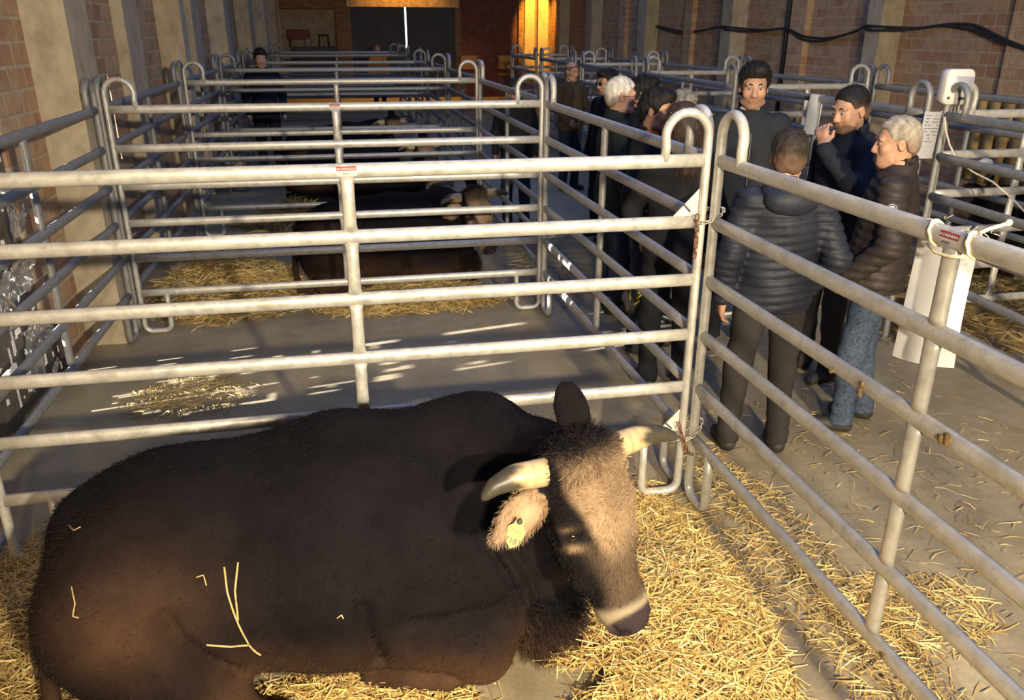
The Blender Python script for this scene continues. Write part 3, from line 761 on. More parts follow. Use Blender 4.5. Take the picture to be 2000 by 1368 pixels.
# ------------------------------------------------------------------ people
M_skin = attr_mat('skin', .5, .12, 120, .4, .06, None, 14)
def cloth(name, col, rough=.85, spec=.25, bmp=.35, scale=160, var=.25):
    return plain(name, col, rough, 0, var, scale, bmp, spec, None, .0)
HAIRC = {}
def rotm(yaw, pitch=0, roll=0):
    return np.array(Matrix.Rotation(yaw, 3, 'Z') @ Matrix.Rotation(pitch, 3, 'X') @ Matrix.Rotation(roll, 3, 'Y'))
class HeadSpace:
    def __init__(s, c, M): s.c, s.M = np.array(c, float), M
    def __call__(s, x, y, z): return s.c+s.M @ np.array([x, y, z])
def add_hand(V, w, d, n, curl=.5, side=1, k=.008):
    w = np.array(w, float); d = np.array(d, float); d /= np.linalg.norm(d); n = np.array(n, float); n -= d*(n@d); n /= np.linalg.norm(n); sx = np.cross(d, n)*side
    V.cone(w-d*.03, w+d*.02, .027, .028, .02)
    for q in (-.024, 0, .024): V.cone(w+d*.012+sx*q*.6, w+d*.082+sx*q, .017, .016, .016)
    for i, L in enumerate((.068, .078, .072, .056)):
        p = w+d*.088+sx*(.030-.0205*i); a1, a2, a3 = curl*.6, curl*1.5, curl*2.2
        pts = [p]
        for a, f in ((a1, .45), (a2, .32), (a3, .27)):
            p = p+(d*math.cos(a)+n*math.sin(a))*L*f; pts.append(p)
        for (u, v, r0, r1) in zip(pts[:-1], pts[1:], (.0098, .0092, .0086), (.0092, .0086, .0076)): V.cone(u, v, r0, r1, k*.6)
    t0 = w+d*.025+sx*.026; t1 = t0+(d*.6+sx*.7+n*.3)*.036; t2 = t1+(d*.95+sx*.1+n*.45)*.032
    V.cone(t0, t1, .0135, .0115, k); V.cone(t1, t2, .011, .009, k)
PUFF = lambda z, per, amp: amp*np.sqrt(np.abs(np.sin(PI*z/per)))
def person(label, pos, face, h, jacket, trousers, hair=(.02, .017, .015), hair_kind='short', skin=(.43, .245, .165), stub=0, head_yaw=0, head_pitch=0, head_roll=0,
           arms=None, puff=0, collar=1, lean=0, stance=((-.11, 0), (.11, 0)), glasses=None, shoes=(.03, .027, .025), jr=.85, fat=1.0, far=False, hem=.84, coat=None, detail=None, hands=True, jspec=.25):
    root = thing('person', label, 'person', (pos[0], pos[1], 0), math.atan2(face[1], face[0])+PI/2, 'people in the cattle shed' if False else None)
    if 'group' in root.keys(): del root['group']
    sc = h/1.76; root.scale = (sc,)*3
    vh = .014 if far else .0088
    hc = (0, -.012+lean*1.0, 1.640); HM_ = rotm(head_yaw, head_pitch, head_roll); X = HeadSpace(hc, HM_)
    ln = lambda z: lean*max(0, (z-.95)/.69)
    A = arms or {}
    sh = {s: np.array([s*.185*fat**.5, .012+ln(1.43), 1.425]) for s in (-1, 1)}
    dfl = lambda s: ((s*.255, .035+ln(1.15), 1.14), (s*.245, -.06+ln(.92), .895), (0, -.25, -1), (-s, 0, 0), .5)
    arm = {s: A.get(s, dfl(s)) for s in (-1, 1)}
    def ank(s): q = stance[0 if s < 0 else 1]; return np.array([q[0], q[1], .085])
    def hip(s): return np.array([s*.092, .0, .90])
    def knee(s): a, b = hip(s), ank(s); m = (a+b)/2; return np.array([m[0]+s*.008, m[1]-.025, .485])
    # --- body
    lo = [-.48, -.42+min(0, lean), -.01]; hi = [.48, .34+max(0, lean), 1.80]
    for s in (-1, 1):
        for p in arm[s][:2]: lo = np.minimum(lo, np.array(p)-.2); hi = np.maximum(hi, np.array(p)+.2)
    V = Vol(lo, hi, vh)
    V.ell((0, .012+ln(1.25), 1.25), (.155*fat, .095*fat, .22), .05).ell((0, .0, .98), (.145*fat, .095*fat, .17), .06)
    V.cone((-.14, .02+ln(1.42), 1.415), (.14, .02+ln(1.42), 1.415), .052, .052, .05)
    V.cone((0, .03+ln(1.42), 1.40), X(0, .025, -.06), .062, .056, .035)
    for s in (-1, 1):
        V.cone(hip(s), knee(s), .072, .052, .03); V.cone(knee(s), ank(s), .050, .036, .03)
        V.cone(ank(s)+np.array([0, .02, -.04]), ank(s)+np.array([s*.015, -.14, -.055]), .034, .026, .02)
        e, w, hd, hn_, cu = arm[s]
        V.cone(sh[s], e, .046, .038, .03); V.cone(e, w, .038, .026, .02)
        if hands: add_hand(V, w, hd, hn_, cu, -s)
    def E(x, y, z, r, k=.012, op='u'): V.ell(X(x, y, z), r, k, HM_.T, op)
    def C(a, b, ra, rb, k=.01, op='u'): V.cone(X(*a), X(*b), ra, rb, k, op)
    E(0, .014, .035, (.077, .097, .086), .03); E(0, -.030, -.035, (.063, .066, .088), .03)
    E(0, -.072, -.102, (.026, .020, .018), .02)
    if fat > 1.05: E(0, -.045, -.10, (.055, .045, .03), .03)
    for s in (-1, 1):
        E(s*.044, -.066, -.028, (.022, .020, .024), .02)
        C((s*.056, -.03, -.085), (s*.02, -.07, -.105), .018, .016, .02)
        E(s*.032, -.102, .002, (.019, .015, .011), .012, 's')
        E(s*.079, .012, -.012, (.010, .020, .033), .006); E(s*.088, .006, -.010, (.007, .011, .021), .006, 's')
        E(s*.0125, -.100, -.040, (.010, .011, .009), .008)
    C((-.045, -.081, .026), (.045, -.081, .026), .012, .012, .014)
    C((0, -.090, .008), (0, -.108, -.034), .010, .0145, .010)
    C((-.020, -.089, -.066), (.020, -.089, -.066), .0065, .0065, .007); C((-.017, -.088, -.078), (.017, -.088, -.078), .0075, .0075, .007)
    P, Q = V.mesh()
    L = (P-X.c) @ HM_
    c = np.tile(np.array(skin), (len(P), 1)); nzz = 1+.06*vnoise(P, 60, 2); c *= nzz[:, None]
    hd_ = (np.abs(L[:, 2]) < .16)
    wl = np.exp(-((L[:, 0]/.026)**4+((L[:, 1]+.098)/.022)**2+((L[:, 2]+.072)/.012)**2)); c += (np.array([.22, .075, .06])-c)*(wl*.85)[:, None]
    if stub:
        ws = hd_*sm(-.035-L[:, 2]-.02*(np.abs(L[:, 0]) > .045), -.01, .025)*sm(.06-L[:, 1], 0, .04)*(1-wl)*(L[:, 2] > -.14); c += (np.array(hair)*1.5+np.array([.05, .035, .03])-c)*(ws*stub)[:, None]
    wc = hd_*np.exp(-(((np.abs(L[:, 0])-.04)/.022)**2+((L[:, 2]+.035)/.022)**2))*(L[:, 1] < -.05); c += (np.array([.56, .26, .19])-c)*(wc*.35)[:, None]
    mesh_obj('body', P, Q, M_skin, root, True, c)
    # --- eyes and brows
    M_eye = plain('eye_white', (.36, .32, .29), .25, 0, .03); M_iris = plain('eye_iris', (.03, .02, .015), .2)
    if not far:
        for s in (-1, 1):
            e = MB().ball(tuple(X(s*.032, -.0805, .001)), (.0125, .0125, .0075), 10, 8).obj('eye', M_eye, root)
            MB().ball(tuple(X(s*.032, -.0885, .0005)), (.006, .006, .0058), 8, 6).obj('iris', M_iris, e)
            MB().tube([X(s*.014, -.092, .022), X(s*.028, -.0935, .029), X(s*.042, -.088, .028), X(s*.053, -.076, .02)], [.003, .0045, .004, .002], 6).obj('eyebrow', plain('brow_%.2f' % hair[0], tuple(q*.8 for q in hair), .8), root)
    # --- hair
    if hair_kind:
        lo2 = X.c-.21; hi2 = X.c+.21
        if hair_kind == 'long': lo2 = lo2-np.array([.05, .05, .25]); hi2 = hi2+.05
        Vh = Vol(lo2, hi2, vh*.8)
        th = {'short': .008, 'crop': .004, 'thick': .014, 'long': .018, 'rim': .006, 'thin': .006}[hair_kind]
        Vh.ell(X(0, .018, .042), (.079+th, .100+th, .087+th), .01, HM_.T)
        Vh.ell(X(0, .05, -.02), (.072+th*.6, .068+th*.6, .075), .03, HM_.T)
        if hair_kind in ('thick', 'long'): Vh.ell(X(.01, -.045, .10), (.062, .055, .033), .03, HM_.T)
        if hair_kind == 'long':
            Vh.cone(X(0, .055, -.02), X(0, .08, -.22), .088, .075, .05); 
            for s in (-1, 1): Vh.cone(X(s*.07, .02, .0), X(s*.075, .05, -.2), .03, .03, .04)
        gx, gy, gz = Vh.grid(); qx, qy, qz = gx-X.c[0], gy-X.c[1], gz-X.c[2]
        M3 = HM_; lx = qx*M3[0, 0]+qy*M3[1, 0]+qz*M3[2, 0]; ly = qx*M3[0, 1]+qy*M3[1, 1]+qz*M3[2, 1]; lz = qx*M3[0, 2]+qy*M3[1, 2]+qz*M3[2, 2]
        fr = {'thick': .064, 'crop': .082}.get(hair_kind, .072)
        zl = np.interp(ly, [-.12, -.075, -.045, -.022, .0, .022, .05, .1], [fr, fr, .045, -.028, -.03, .022, -.055, -.085])
        if hair_kind == 'long': zl = np.interp(ly, [-.12, -.07, -.04, -.015], [fr, fr, .0, -.5])
        if hair_kind == 'rim': Vh.F = np.maximum(Vh.F, (lz-.045+np.clip(ly, -1, 0)*.6).astype(np.float32))
        gp = np.stack(np.broadcast_arrays(gx, gy, gz), -1)
        Vh.F = np.maximum(Vh.F, (zl-lz+.009*vnoise(gp, 75, 6)).astype(np.float32)*(.4 if hair_kind in ('crop', 'short', 'rim', 'thin') else .6))
        Vh.F += (.0028*vnoise(gp*np.array([1, 1, .5]), 170, 4)+.003*vnoise(gp, 60, 9)).astype(np.float32)*(1 if hair_kind != 'crop' else .5)
        Ph, Qh = Vh.mesh(); tint = np.array(hair)*(1+.28*vnoise(Ph, 120, 1))[:, None]; Lh = (Ph-X.c) @ HM_
        if hair_kind in ('short', 'crop', 'thin'): wf = sm(.055-Lh[:, 2]+.3*np.clip(-.02-Lh[:, 1], -.05, .1)+.01*vnoise(Ph, 90, 8), 0, .07)*(.5 if hair_kind == 'short' else .62); tint = tint+(np.array(skin)*.55-tint)*wf[:, None]
        ho = mesh_obj('hair', Ph, Qh, attr_mat('hair', .6, .5, 240, .25, .2, (1, 1, .3), 60), root, True, np.clip(tint, 0, 1))
        if not far:
            Nh = vert_normals(Ph, Qh); nS = {'crop': 3000, 'rim': 800}.get(hair_kind, 2200); Ls = {'crop': .006, 'short': .007, 'thick': .013, 'long': .05, 'rim': .008, 'thin': .012}[hair_kind]
            ok_ = np.where(wf < .18)[0] if hair_kind in ('short', 'crop', 'thin') else np.arange(len(Ph)); ix = RS.choice(ok_ if len(ok_) else np.arange(len(Ph)), nS); lie = np.stack([0*ix, .25+0*ix, -.55*(Lh[ix, 2] < .06)-.1], 1)
            if hair_kind == 'long': lie = lie+np.array([0, 0, -.8])
            dd = Nh[ix]*.45+lie+RS.randn(nS, 3)*.3; dd /= np.linalg.norm(dd, axis=1)[:, None]
            bb = Ph[ix]-Nh[ix]*.003; so = ribbons('hair_strands', bb, bb+dd*Ls*(.5+RS.rand(nS, 1)), np.full(nS, .0022), np.clip(tint[ix]*(.85+.4*RS.rand(nS, 1)), 0, 1), M_hair, ho, Nh[ix]*Ls*.15); so['kind'] = 'stuff'
    # --- trousers
    Vt = Vol((-.36, -.36, .03), (.36, .33, 1.08), vh)
    Vt.ell((0, .005, .93), (.170*fat, .118*fat, .14), .03)
    for s in (-1, 1):
        k_ = knee(s); a_ = ank(s)
        Vt.cone(hip(s)+np.array([s*.002, .0, -.02]), k_, .096, .070, .035); Vt.cone(k_, a_+np.array([0, .005, .0]), .070, .060, .03); Vt.cone(a_+np.array([0, .005, .02]), a_+np.array([0, .0, -.03]), .060, .066, .015)
    gx, gy, gz = Vt.grid(); gp = np.stack(np.broadcast_arrays(gx, gy, gz), -1)
    Vt.F += (.0045*vnoise(gp*np.array([.6, .6, 1.6]), 32, 12)+.002*np.sin(gz*90+gx*30)*np.exp(-((gz-.16)/.1)**2)).astype(np.float32)
    Vt.F = np.maximum(Vt.F, np.broadcast_to((.055-gz), Vt.F.shape).astype(np.float32))
    Pt, Qt = Vt.mesh(); mesh_obj('trousers', Pt, Qt, trousers, root)
    # --- shoes
    for s in (-1, 1):
        a = ank(s); Vs = Vol(a-np.array([.09, .25, .1]), a+np.array([.09, .13, .06]), .0085)
        Vs.cone(a+np.array([0, .03, -.045]), a+np.array([s*.016, -.15, -.052]), .043, .036, .02); Vs.cone(a+np.array([0, .01, -.03]), a+np.array([0, .0, .01]), .046, .045, .02)
        gx, gy, gz = Vs.grid(); Vs.F = np.maximum(Vs.F, np.broadcast_to(.004-gz, Vs.F.shape).astype(np.float32))
        Ps, Qs = Vs.mesh(); sho = mesh_obj('shoe', Ps, Qs, plain('shoe_%.3f' % shoes[0], shoes, .6, 0, .25), root)
        if detail == 'red_sole':
            MB().tube([a+np.array([s*.016+.032*math.cos(t), -.15+.035*math.sin(t), -.066]) for t in np.linspace(-PI, 0, 9)], .006, 6).obj('sole_trim', plain('shoe_red', (.5, .07, .05), .5), sho)
    # --- jacket
    lo = np.array([-.45, -.40+min(0, lean), hem-.06]); hi = np.array([.45, .34+max(0, lean), 1.60])
    for s in (-1, 1):
        for p in arm[s][:2]: lo = np.minimum(lo, np.array(p)-.12); hi = np.maximum(hi, np.array(p)+.12)
    lo[2] = min(lo[2], hem-.06)
    Vj = Vol(lo, hi, vh); f = fat
    Vj.ell((0, .012+ln(1.27), 1.27), (.195*f, .128*f, .235), .05).ell((0, -.005+ln(1.06), 1.05), (.178*f, .130*f, .22), .06).ell((0, .003, .92), (.190*f, .138*f, .16), .06)
    Vj.cone((-.15, .02+ln(1.42), 1.42), (.15, .02+ln(1.42), 1.42), .066, .066, .05)
    tp = .068 if puff else .062
    for s in (-1, 1):
        e, w, hd, hn_, cu = [np.array(q) if hasattr(q, '__len__') else q for q in arm[s]]
        Vj.cone(sh[s]+np.array([-s*.01, 0, -.01]), e, tp+.004, tp-.006, .035); Vj.cone(e, w+(e-w)*.04, tp-.006, tp-.016, .025)
    if collar:
        ct = X(0, .03, -.115)+np.array([0, .004, -.0]); Vj.cone((0, .03+ln(1.45), 1.44), ct, .088, .079, .03)
    gx, gy, gz = Vj.grid(); gp = np.stack(np.broadcast_arrays(gx, gy, gz), -1)
    if puff: Vj.F -= np.broadcast_to((PUFF(gz+.012*np.sin(gx*9)+gy*.06, puff, .013)-.006), Vj.F.shape).astype(np.float32)
    Vj.F += ((.004 if not puff else .003)*vnoise(gp*np.array([1, 1, .8]), 26, 21)+.0015*vnoise(gp, 75, 22)).astype(np.float32)
    Vj.F = np.maximum(Vj.F, np.broadcast_to((hem-gz)*.9, Vj.F.shape).astype(np.float32)) if all(np.array(arm[s][1])[2] > hem-.02 for s in (-1, 1)) else np.where((gz < hem) & (np.abs(gx) < .17), np.maximum(Vj.F, hem-gz), Vj.F).astype(np.float32)
    if collar == 2:      # open at the front
        Vj.cone(X(0, -.16, -.10), (0, -.13+ln(1.38), 1.40), .075, .03, .02, 's')
    # neck hole
    Vj.cone((0, .03+ln(1.5), 1.50), X(0, .03, -.05), .066, .072, .008, 's')
    Pj, Qj = Vj.mesh(); jk = mesh_obj('jacket', Pj, Qj, jacket, root)
    if detail == 'zip': MB().tube([(0, -.118+ln(1.38), 1.38), (0, -.125+ln(1.25), 1.25), (0, -.143, 1.1), (0, -.143, .95)], .004, 6).obj('zip', plain('zip_metal', (.2, .2, .2), .4, .6), jk)
    if detail == 'badge':
        p = (np.array(arm[1][0])*.28+sh[1]*.72); b = thing('badge', None, None); del_keys(b); b.parent = jk; b.location = tuple(p+np.array([tp+.024, .0, .0])); b.rotation_euler = (0, PI/2, 0)
        MB().tube([(0, 0, -.004), (0, 0, .001)], .026, 18).obj('badge_disc', M_white, b); MB().tube([(.021*math.cos(t), .021*math.sin(t), .002) for t in np.linspace(0, 2*PI, 20)[:-1]], .003, 6, closed=True).obj('badge_ring', M_ink, b)
        MB().ball((.003, .004, .001), (.010, .007, .002)).ball((-.006, -.004, .001), (.006, .009, .002)).obj('badge_mark', M_ink, b)
    if coat == 'orange_collar':
        MB().tube([X(.075*math.cos(t), .03+.08*math.sin(t), -.135) for t in np.linspace(-PI*.95, PI*.1, 14)], .017, 8).obj('inner_collar', plain('orange_fleece', (.55, .10, .02), .9), root)
    if coat == 'blue_collar':
        MB().tube([X(.06*math.cos(t), .045+.06*math.sin(t), -.125) for t in np.linspace(0, PI, 12)], .014, 8).obj('inner_collar', plain('blue_fleece', (.05, .12, .45), .9), root)
    if coat == 'shirt_collar':
        MB().tube([X(.066*math.cos(t), .02+.07*math.sin(t), -.125) for t in np.linspace(-PI*.9, -PI*.1, 12)], .010, 8).obj('shirt_collar', plain('pale_shirt', (.5, .5, .48), .9), root)
    if coat == 'hood':
        Vd = Vol((-.25, -.02+lean, 1.25), (.25, .36+lean, 1.60), vh); Vd.ell((0, .115+ln(1.44), 1.44), (.135, .07, .075), .03).cone((-.09, .06+ln(1.46), 1.475), (.09, .06+ln(1.46), 1.475), .05, .05, .04)
        Vd.ell((0, .03, 1.58), (.085, .085, .09), .02, None, 's'); Pd, Qd = Vd.mesh(); mesh_obj('hood', Pd, Qd, jacket, jk)
    # --- glasses
    if glasses:
        up = .085 if glasses == 'on_head' else 0; back = .035 if glasses == 'on_head' else 0
        g = thing('glasses', None, None); del_keys(g); g.parent = root
        M_fr = plain('frame_dark', (.03, .03, .03), .3); M_ln = plain('lens_dark', (.02, .022, .025), .08, 0, .05)
        fr = MB()
        for s in (-1, 1):
            ring = [X(s*.033+.024*math.cos(t), -.108+back+.010*abs(math.cos(t))*(1 if math.cos(t)*s > 0 else 0), up+.019*math.sin(t)-.002) for t in np.linspace(0, 2*PI, 18)[:-1]]
            fr.tube(ring, .0022, 6, closed=True); fr.tube([X(s*.057, -.100+back, up+.004), X(s*.084, -.05+back, up+.004), X(s*.087, .01+back, up)], .0022, 6)
            MB().add([tuple(r) for r in ring], [tuple(range(len(ring)))]).obj('lens', M_ln if glasses != 'clear' else plain('lens_clear', (.12, .11, .10), .06), g)
        fr.tube([X(-.010, -.109+back, up+.003), X(.010, -.109+back, up+.003)], .002, 6); fr.obj('frame', M_fr if glasses != 'on_head' else plain('frame_white', (.6, .6, .6), .3), g)
    return root
C_blk = cloth('cloth_black', (.012, .012, .016)); C_navy = cloth('cloth_navy', (.012, .015, .026)); C_char = cloth('cloth_charcoal', (.021, .024, .030))
C_grn = cloth('cloth_green', (.020, .028, .022)); C_brn = cloth('cloth_brown', (.075, .052, .034)); C_jean = cloth('jeans', (.055, .078, .125), .9, .2, .4, 60, .45)
C_trs = cloth('trousers_dark', (.030, .027, .028)); C_pufn = cloth('puffer_navy', (.016, .019, .033), .6, .32, .2, 40); C_pufb = cloth('puffer_brown', (.030, .023, .022), .6, .32, .2, 40); C_jeanD = cloth('jeans_dark', (.022, .028, .048), .9, .2, .4, 60, .4)
GREY = (.40, .36, .31); DK = (.014, .012, .012)
def down(s, y=.0, bend=0): return ((s*.262, .03+y, 1.14), (s*.25, -.05+y-bend, .90), (0, -.2, -1), (-s, 0, 0), .55)
def pocket(s): return ((s*.285, .075, 1.14), (s*.215, -.06, .945), (-s*.4, -.35, -.8), (-s, .2, 0), .6)
person('grey-haired man in a brown quilted puffer jacket and blue jeans, seen from behind', (2.72, 3.64), (-.80, .60), 1.70, C_pufb, C_jean, (.33, .29, .245), 'crop', head_yaw=.25, head_pitch=.12,
       arms={1: ((.285, .05, 1.15), (.225, -.13, .95), (-.3, -.6, -.7), (-1, 0, 0), .6), -1: pocket(-1)}, puff=.05, fat=1.12, stance=((-.12, .05), (.11, -.05)), detail='badge', hem=.86)
person('short dark-haired man in a navy quilted puffer jacket with his back turned', (2.03, 3.47), (.18, .98), 1.67, C_pufn, C_trs, (.035, .028, .022), 'short', head_yaw=-.25,
       arms={-1: pocket(-1), 1: down(1, .03)}, puff=.044, fat=1.06, stance=((-.13, .0), (.14, -.03)), detail='red_sole', coat='hood', hem=.86)
person('dark-haired man in a navy hoodie raising a hand to his mouth', (2.92, 4.35), (-.97, -.22), 1.80, C_navy, C_trs, DK, 'crop', stub=.5, head_yaw=.0, head_pitch=.22,
       arms={1: ((.27, -.15, 1.20), (.12, -.31, 1.46), (-.38, .08, .9), (-.3, .9, .1), .85), -1: pocket(-1)}, coat='hood', lean=-.02)
person('tall dark-haired man facing the viewer in a charcoal zip sweater', (2.60, 4.98), (-.35, -.94), 1.90, C_char, C_blk, DK, 'thick', stub=.35, head_yaw=-.05, head_pitch=.12, collar=2, detail='zip', arms={-1: pocket(-1), 1: pocket(1)}, coat='shirt_collar')
person('woman with brown hair and sunglasses pushed up on her head, seen from behind', (1.87, 4.36), (.05, 1), 1.71, C_blk, C_blk, (.055, .036, .026), 'long', glasses='on_head', arms={1: ((.25, -.1, 1.14), (.12, -.26, 1.05), (-.6, -.5, .2), (0, .2, 1), .6)})
person('young dark-haired man with an orange collar looking to the right', (1.95, 5.0), (.75, -.66), 1.75, C_blk, C_jeanD, DK, 'thick', stub=.25, head_pitch=.15, coat='orange_collar')
person('white-haired man with glasses and a dark green jacket in profile', (2.0, 5.85), (.96, -.12), 1.78, C_grn, C_jeanD, (.62, .60, .52), 'short', glasses='clear', head_pitch=.08, fat=1.15, skin=(.52, .28, .2))
person('dark-haired man half hidden behind the white-haired man', (2.32, 6.25), (.9, -.4), 1.76, C_blk, C_blk, DK, 'thick', stub=.3, skin=(.46, .28, .2), head_pitch=.1)
person('grey-haired person hidden behind the woman with the sunglasses', (2.40, 5.62), (.55, -.83), 1.70, C_blk, C_blk, (.22, .21, .18), 'thin', head_pitch=.15)
person('dark-haired person glimpsed left of the white-haired man, face turned left', (2.66, 8.2), (-.95, -.3), 1.73, C_blk, C_blk, DK, 'thick', head_pitch=.1, glasses='dark')
person('bald man in a brown jacket and jeans standing in the far aisle', (3.07, 11.05), (.45, -.9), 1.71, C_brn, C_jeanD, (.10, .08, .06), 'rim', head_pitch=.18, coat='shirt_collar', arms={1: ((.27, -.06, 1.14), (.16, -.20, 1.02), (-.5, -.5, -.2), (-1, 0, 0), .6), -1: ((-.27, -.02, 1.14), (-.18, -.16, .98), (.5, -.5, -.4), (1, 0, 0), .6)}, fat=1.1)
person('person in a dark cap stooping behind the second pen', (1.86, 8.9), (-.4, -.9), 1.62, C_blk, C_jeanD, DK, 'short', head_pitch=.45, lean=-.12, skin=(.40, .2, .16))
person('dark-haired person standing far back by the left wall', (-1.13, 12.95), (.2, -1), 1.84, C_navy, C_blk, DK, 'thick', head_pitch=.15, far=True, skin=(.42, .26, .19))
person('small figure coloured as if orange lit in front of the far dark doors', (1.06, 24.0), (0, -1), 1.74, cloth('cloth_orange_lit', (.6, .2, .03)), C_blk, (.35, .15, .06), 'short', far=True)  # orange lamplight on this figure is put into cloth and hair colour

# ------------------------------------------------------------------ more cattle: copies of the bull in the pens behind
for (dx, dy, rz, sc, lab) in ((.46, 4.85, 0, .9, 'second dark bull lying in the pen right behind the foreground bull'),
                              (.3, 7.7, 0, .95, 'third dark bull, lying in the pen beyond the second bull'),
                              (.1, 10.4, 0, .95, 'dark bull lying in the fourth pen back on the left side'),
                              (4.5, 7.75, PI+.9, .85, 'black bull lying behind the right pen rails at the picture\'s right edge')):
    r = bull.copy(); COL.objects.link(r); r['label'] = lab; r.location = (dx, dy, 0); r.rotation_euler = (0, 0, rz); r.scale = (sc,)*3
    for ch in list(bull.children):
        if ch.name.startswith(('body_hair', 'face_hair')) and dy > 5: continue
        c = ch.copy(); COL.objects.link(c); c.parent = r
        if ch.name.startswith('ear_tag') and dx < 1: bpy.data.objects.remove(c); continue
        for g in list(ch.children):
            d = g.copy(); COL.objects.link(d); d.parent = c
for o in (bull,): o['group'] = 'resting bulls'
for o in bpy.data.objects:
    if o.get('category') == 'bull': o['group'] = 'resting bulls'

# ------------------------------------------------------------------ chains and gussets at the corner of the front pen
M_rust = plain('rusty_chain', (.16, .065, .03), .75, .3, .5, 60); M_chain = plain('zinc_chain', (.55, .5, .42), .4, .6, .2, 60)
def chain(pts, name, label, mat, link=.030, wr=.0028):
    P = [Vector(p) for p in pts]; seg = []; 
    root = thing(name, label, 'chain'); n = 0
    D = [0]
    for a, b in zip(P[:-1], P[1:]): D.append(D[-1]+(b-a).length)
    def at(d):
        for i in range(len(P)-1):
            if d <= D[i+1] or i == len(P)-2: return P[i].lerp(P[i+1], min(1, (d-D[i])/max(1e-6, D[i+1]-D[i])))
    k = max(2, int(D[-1]/(link*.74))); me = None
    for i in range(k):
        d0 = D[-1]*i/k; a, b = at(d0), at(min(D[-1], d0+link)); t = (b-a); t = t.normalized() if t.length > 1e-6 else Vector((0, 0, -1))
        if me is None:
            L = link/2-.006; w = .0065
            ring = [(L*(1 if math.cos(q) > 0 else -1)+.006*math.cos(q), w*math.sin(q), 0) for q in np.linspace(0, 2*PI, 17)[:-1]]
            o = MB().tube(ring, wr, 6, closed=True).obj('link', mat, root); me = o.data
        else:
            o = bpy.data.objects.new('link', me); COL.objects.link(o); o.parent = root
        q = t.to_track_quat('X', 'Z'); o.matrix_local = Matrix.Translation((a+b)/2) @ q.to_matrix().to_4x4() @ Matrix.Rotation(PI/2*(i % 2)+.4, 4, 'X')
    return root
def loop_pts(z, n=26, sag=.02): 
    cx, cy = 1.488, 3.12
    return [(cx+.062*math.cos(a), cy+.040*math.sin(a), z+sag*math.cos(a*1.0+2.6)) for a in np.linspace(0, 2*PI, n)]
chain(loop_pts(1.375, sag=-.03), 'chain', 'zinc chain tied round the corner posts near the second rail', M_chain)
chain([(1.425, 3.10, 1.385), (1.424, 3.09, 1.33), (1.423, 3.085, 1.27), (1.422, 3.085, 1.20)], 'chain', 'rusty chain end dangling beside the upper corner chain', M_rust)
chain(loop_pts(.36, sag=-.05), 'chain', 'zinc chain slung round the corner posts by the lowest rail', M_chain)
chain([(1.425, 3.10, .41), (1.44, 3.08, .34), (1.47, 3.075, .26), (1.50, 3.08, .24)], 'chain', 'rusty chain hanging low at the corner posts beside the bull\'s horn', M_rust)
for z, lab in ((RAIL_Z[1], 0), (RAIL_Z[5], 1)):
    x1 = 1.462-(-1.47)-.02
    v = [(x1, y, z+.02) for y in (-.003, .003)]+[(x1-.11, y, z+.025) for y in (-.003, .003)]+[(x1, y, z+.14) for y in (-.003, .003)]
    g = MB().add(v, ((0, 2, 4), (1, 5, 3), (0, 1, 3, 2), (2, 3, 5, 4), (4, 5, 1, 0))).obj('gusset_plate', plain('gusset_zinc', (.62, .60, .55), .5, .2), front, False)
    MB().tube([(x1-.065, -.006, z+.075), (x1-.035, -.006, z+.045)], .004, 6).obj('slot', M_ink, g)
# dents and dung spots on the panels
M_dung = plain('dried_dung', (.17, .11, .045), .95, 0, .4, 80, .8)
for d, z, r in ((1.49, RAIL_Z[2]+.0, .022), (1.13, RAIL_Z[2]+.01, .011), (.98, RAIL_Z[2]-.012, .012), (1.13, RAIL_Z[2]-.02, .013), (1.45, RAIL_Z[5], .012)):
    b = MB()
    for _ in range(4): b.ball((d+rnd.uniform(-1, 1)*r*.6, -.021+rnd.uniform(-.003, .003), z+rnd.uniform(-1, 1)*r*.6), (r*rnd.uniform(.5, .9), .005, r*rnd.uniform(.5, .9)), 9, 6)
    b.obj('dung_spot', M_dung, right_near)
# white card behind the right panel's middle post, tied with twine
def card(name, label, c, R, w, h, bend=0, cat='card', lines=0, thick=.0012, curl=0):
    root = thing(name, label, cat, c); root.rotation_euler = R; n = 14
    v = []; f = []
    for s in (0, 1):
        for j in range(n+1):
            for i in range(n+1):
                x = -w/2+w*i/n; z = -h*j/n
                y = bend*(x/w*2)**2+curl*(j/n)**2*((x/w+.5)**2)+s*thick
                v.append((x, y, z))
    N = (n+1)**2
    for j in range(n):
        for i in range(n):
            a = j*(n+1)+i; f += [(a, a+1, a+n+2, a+n+1), (N+a, N+a+n+1, N+a+n+2, N+a+1)]
    MB().add(v, f).obj('sheet', M_white, root)
    if lines:
        b = MB(); r = random.Random(3)
        for k in range(lines):
            z = -h*(.08+.62*k/lines); x = -w*.4
            while x < w*.36:
                l = r.uniform(.02, .05)*w*4; l = min(l, w*.4-x); 
                if r.random() > .25: b.box((x+l/2, -.0012+bend*((x+l/2)/w*2)**2, z), (l/2, .0005, h*.007))
                x += l+w*.03
        b.obj('handwriting', M_ink, root, False)
    return root
def px_dir(a): return a
card('paper_sheet', 'white sheet of card tied behind the middle post of the near right panel', (1.572, 1.835, 1.565), (0, .03, -1.05), .155, .36, .012, curl=.05)
tw = thing('twine', 'pale hairy twine knotted round the top rail of the near right panel', 'twine')
M_twine = plain('twine', (.72, .62, .42), .9, 0, .25, 120)
for y in (1.82, 1.68):
    a = [(1.523+.0225*math.cos(t)*1.0, y+.012*math.sin(t*1.0)+.0025*math.sin(7*t), 1.6+.0315*math.sin(t)) for t in np.linspace(0, 2*PI, 30)]
    MB().tube(a, .0048, 7).obj('loop', M_twine, tw)
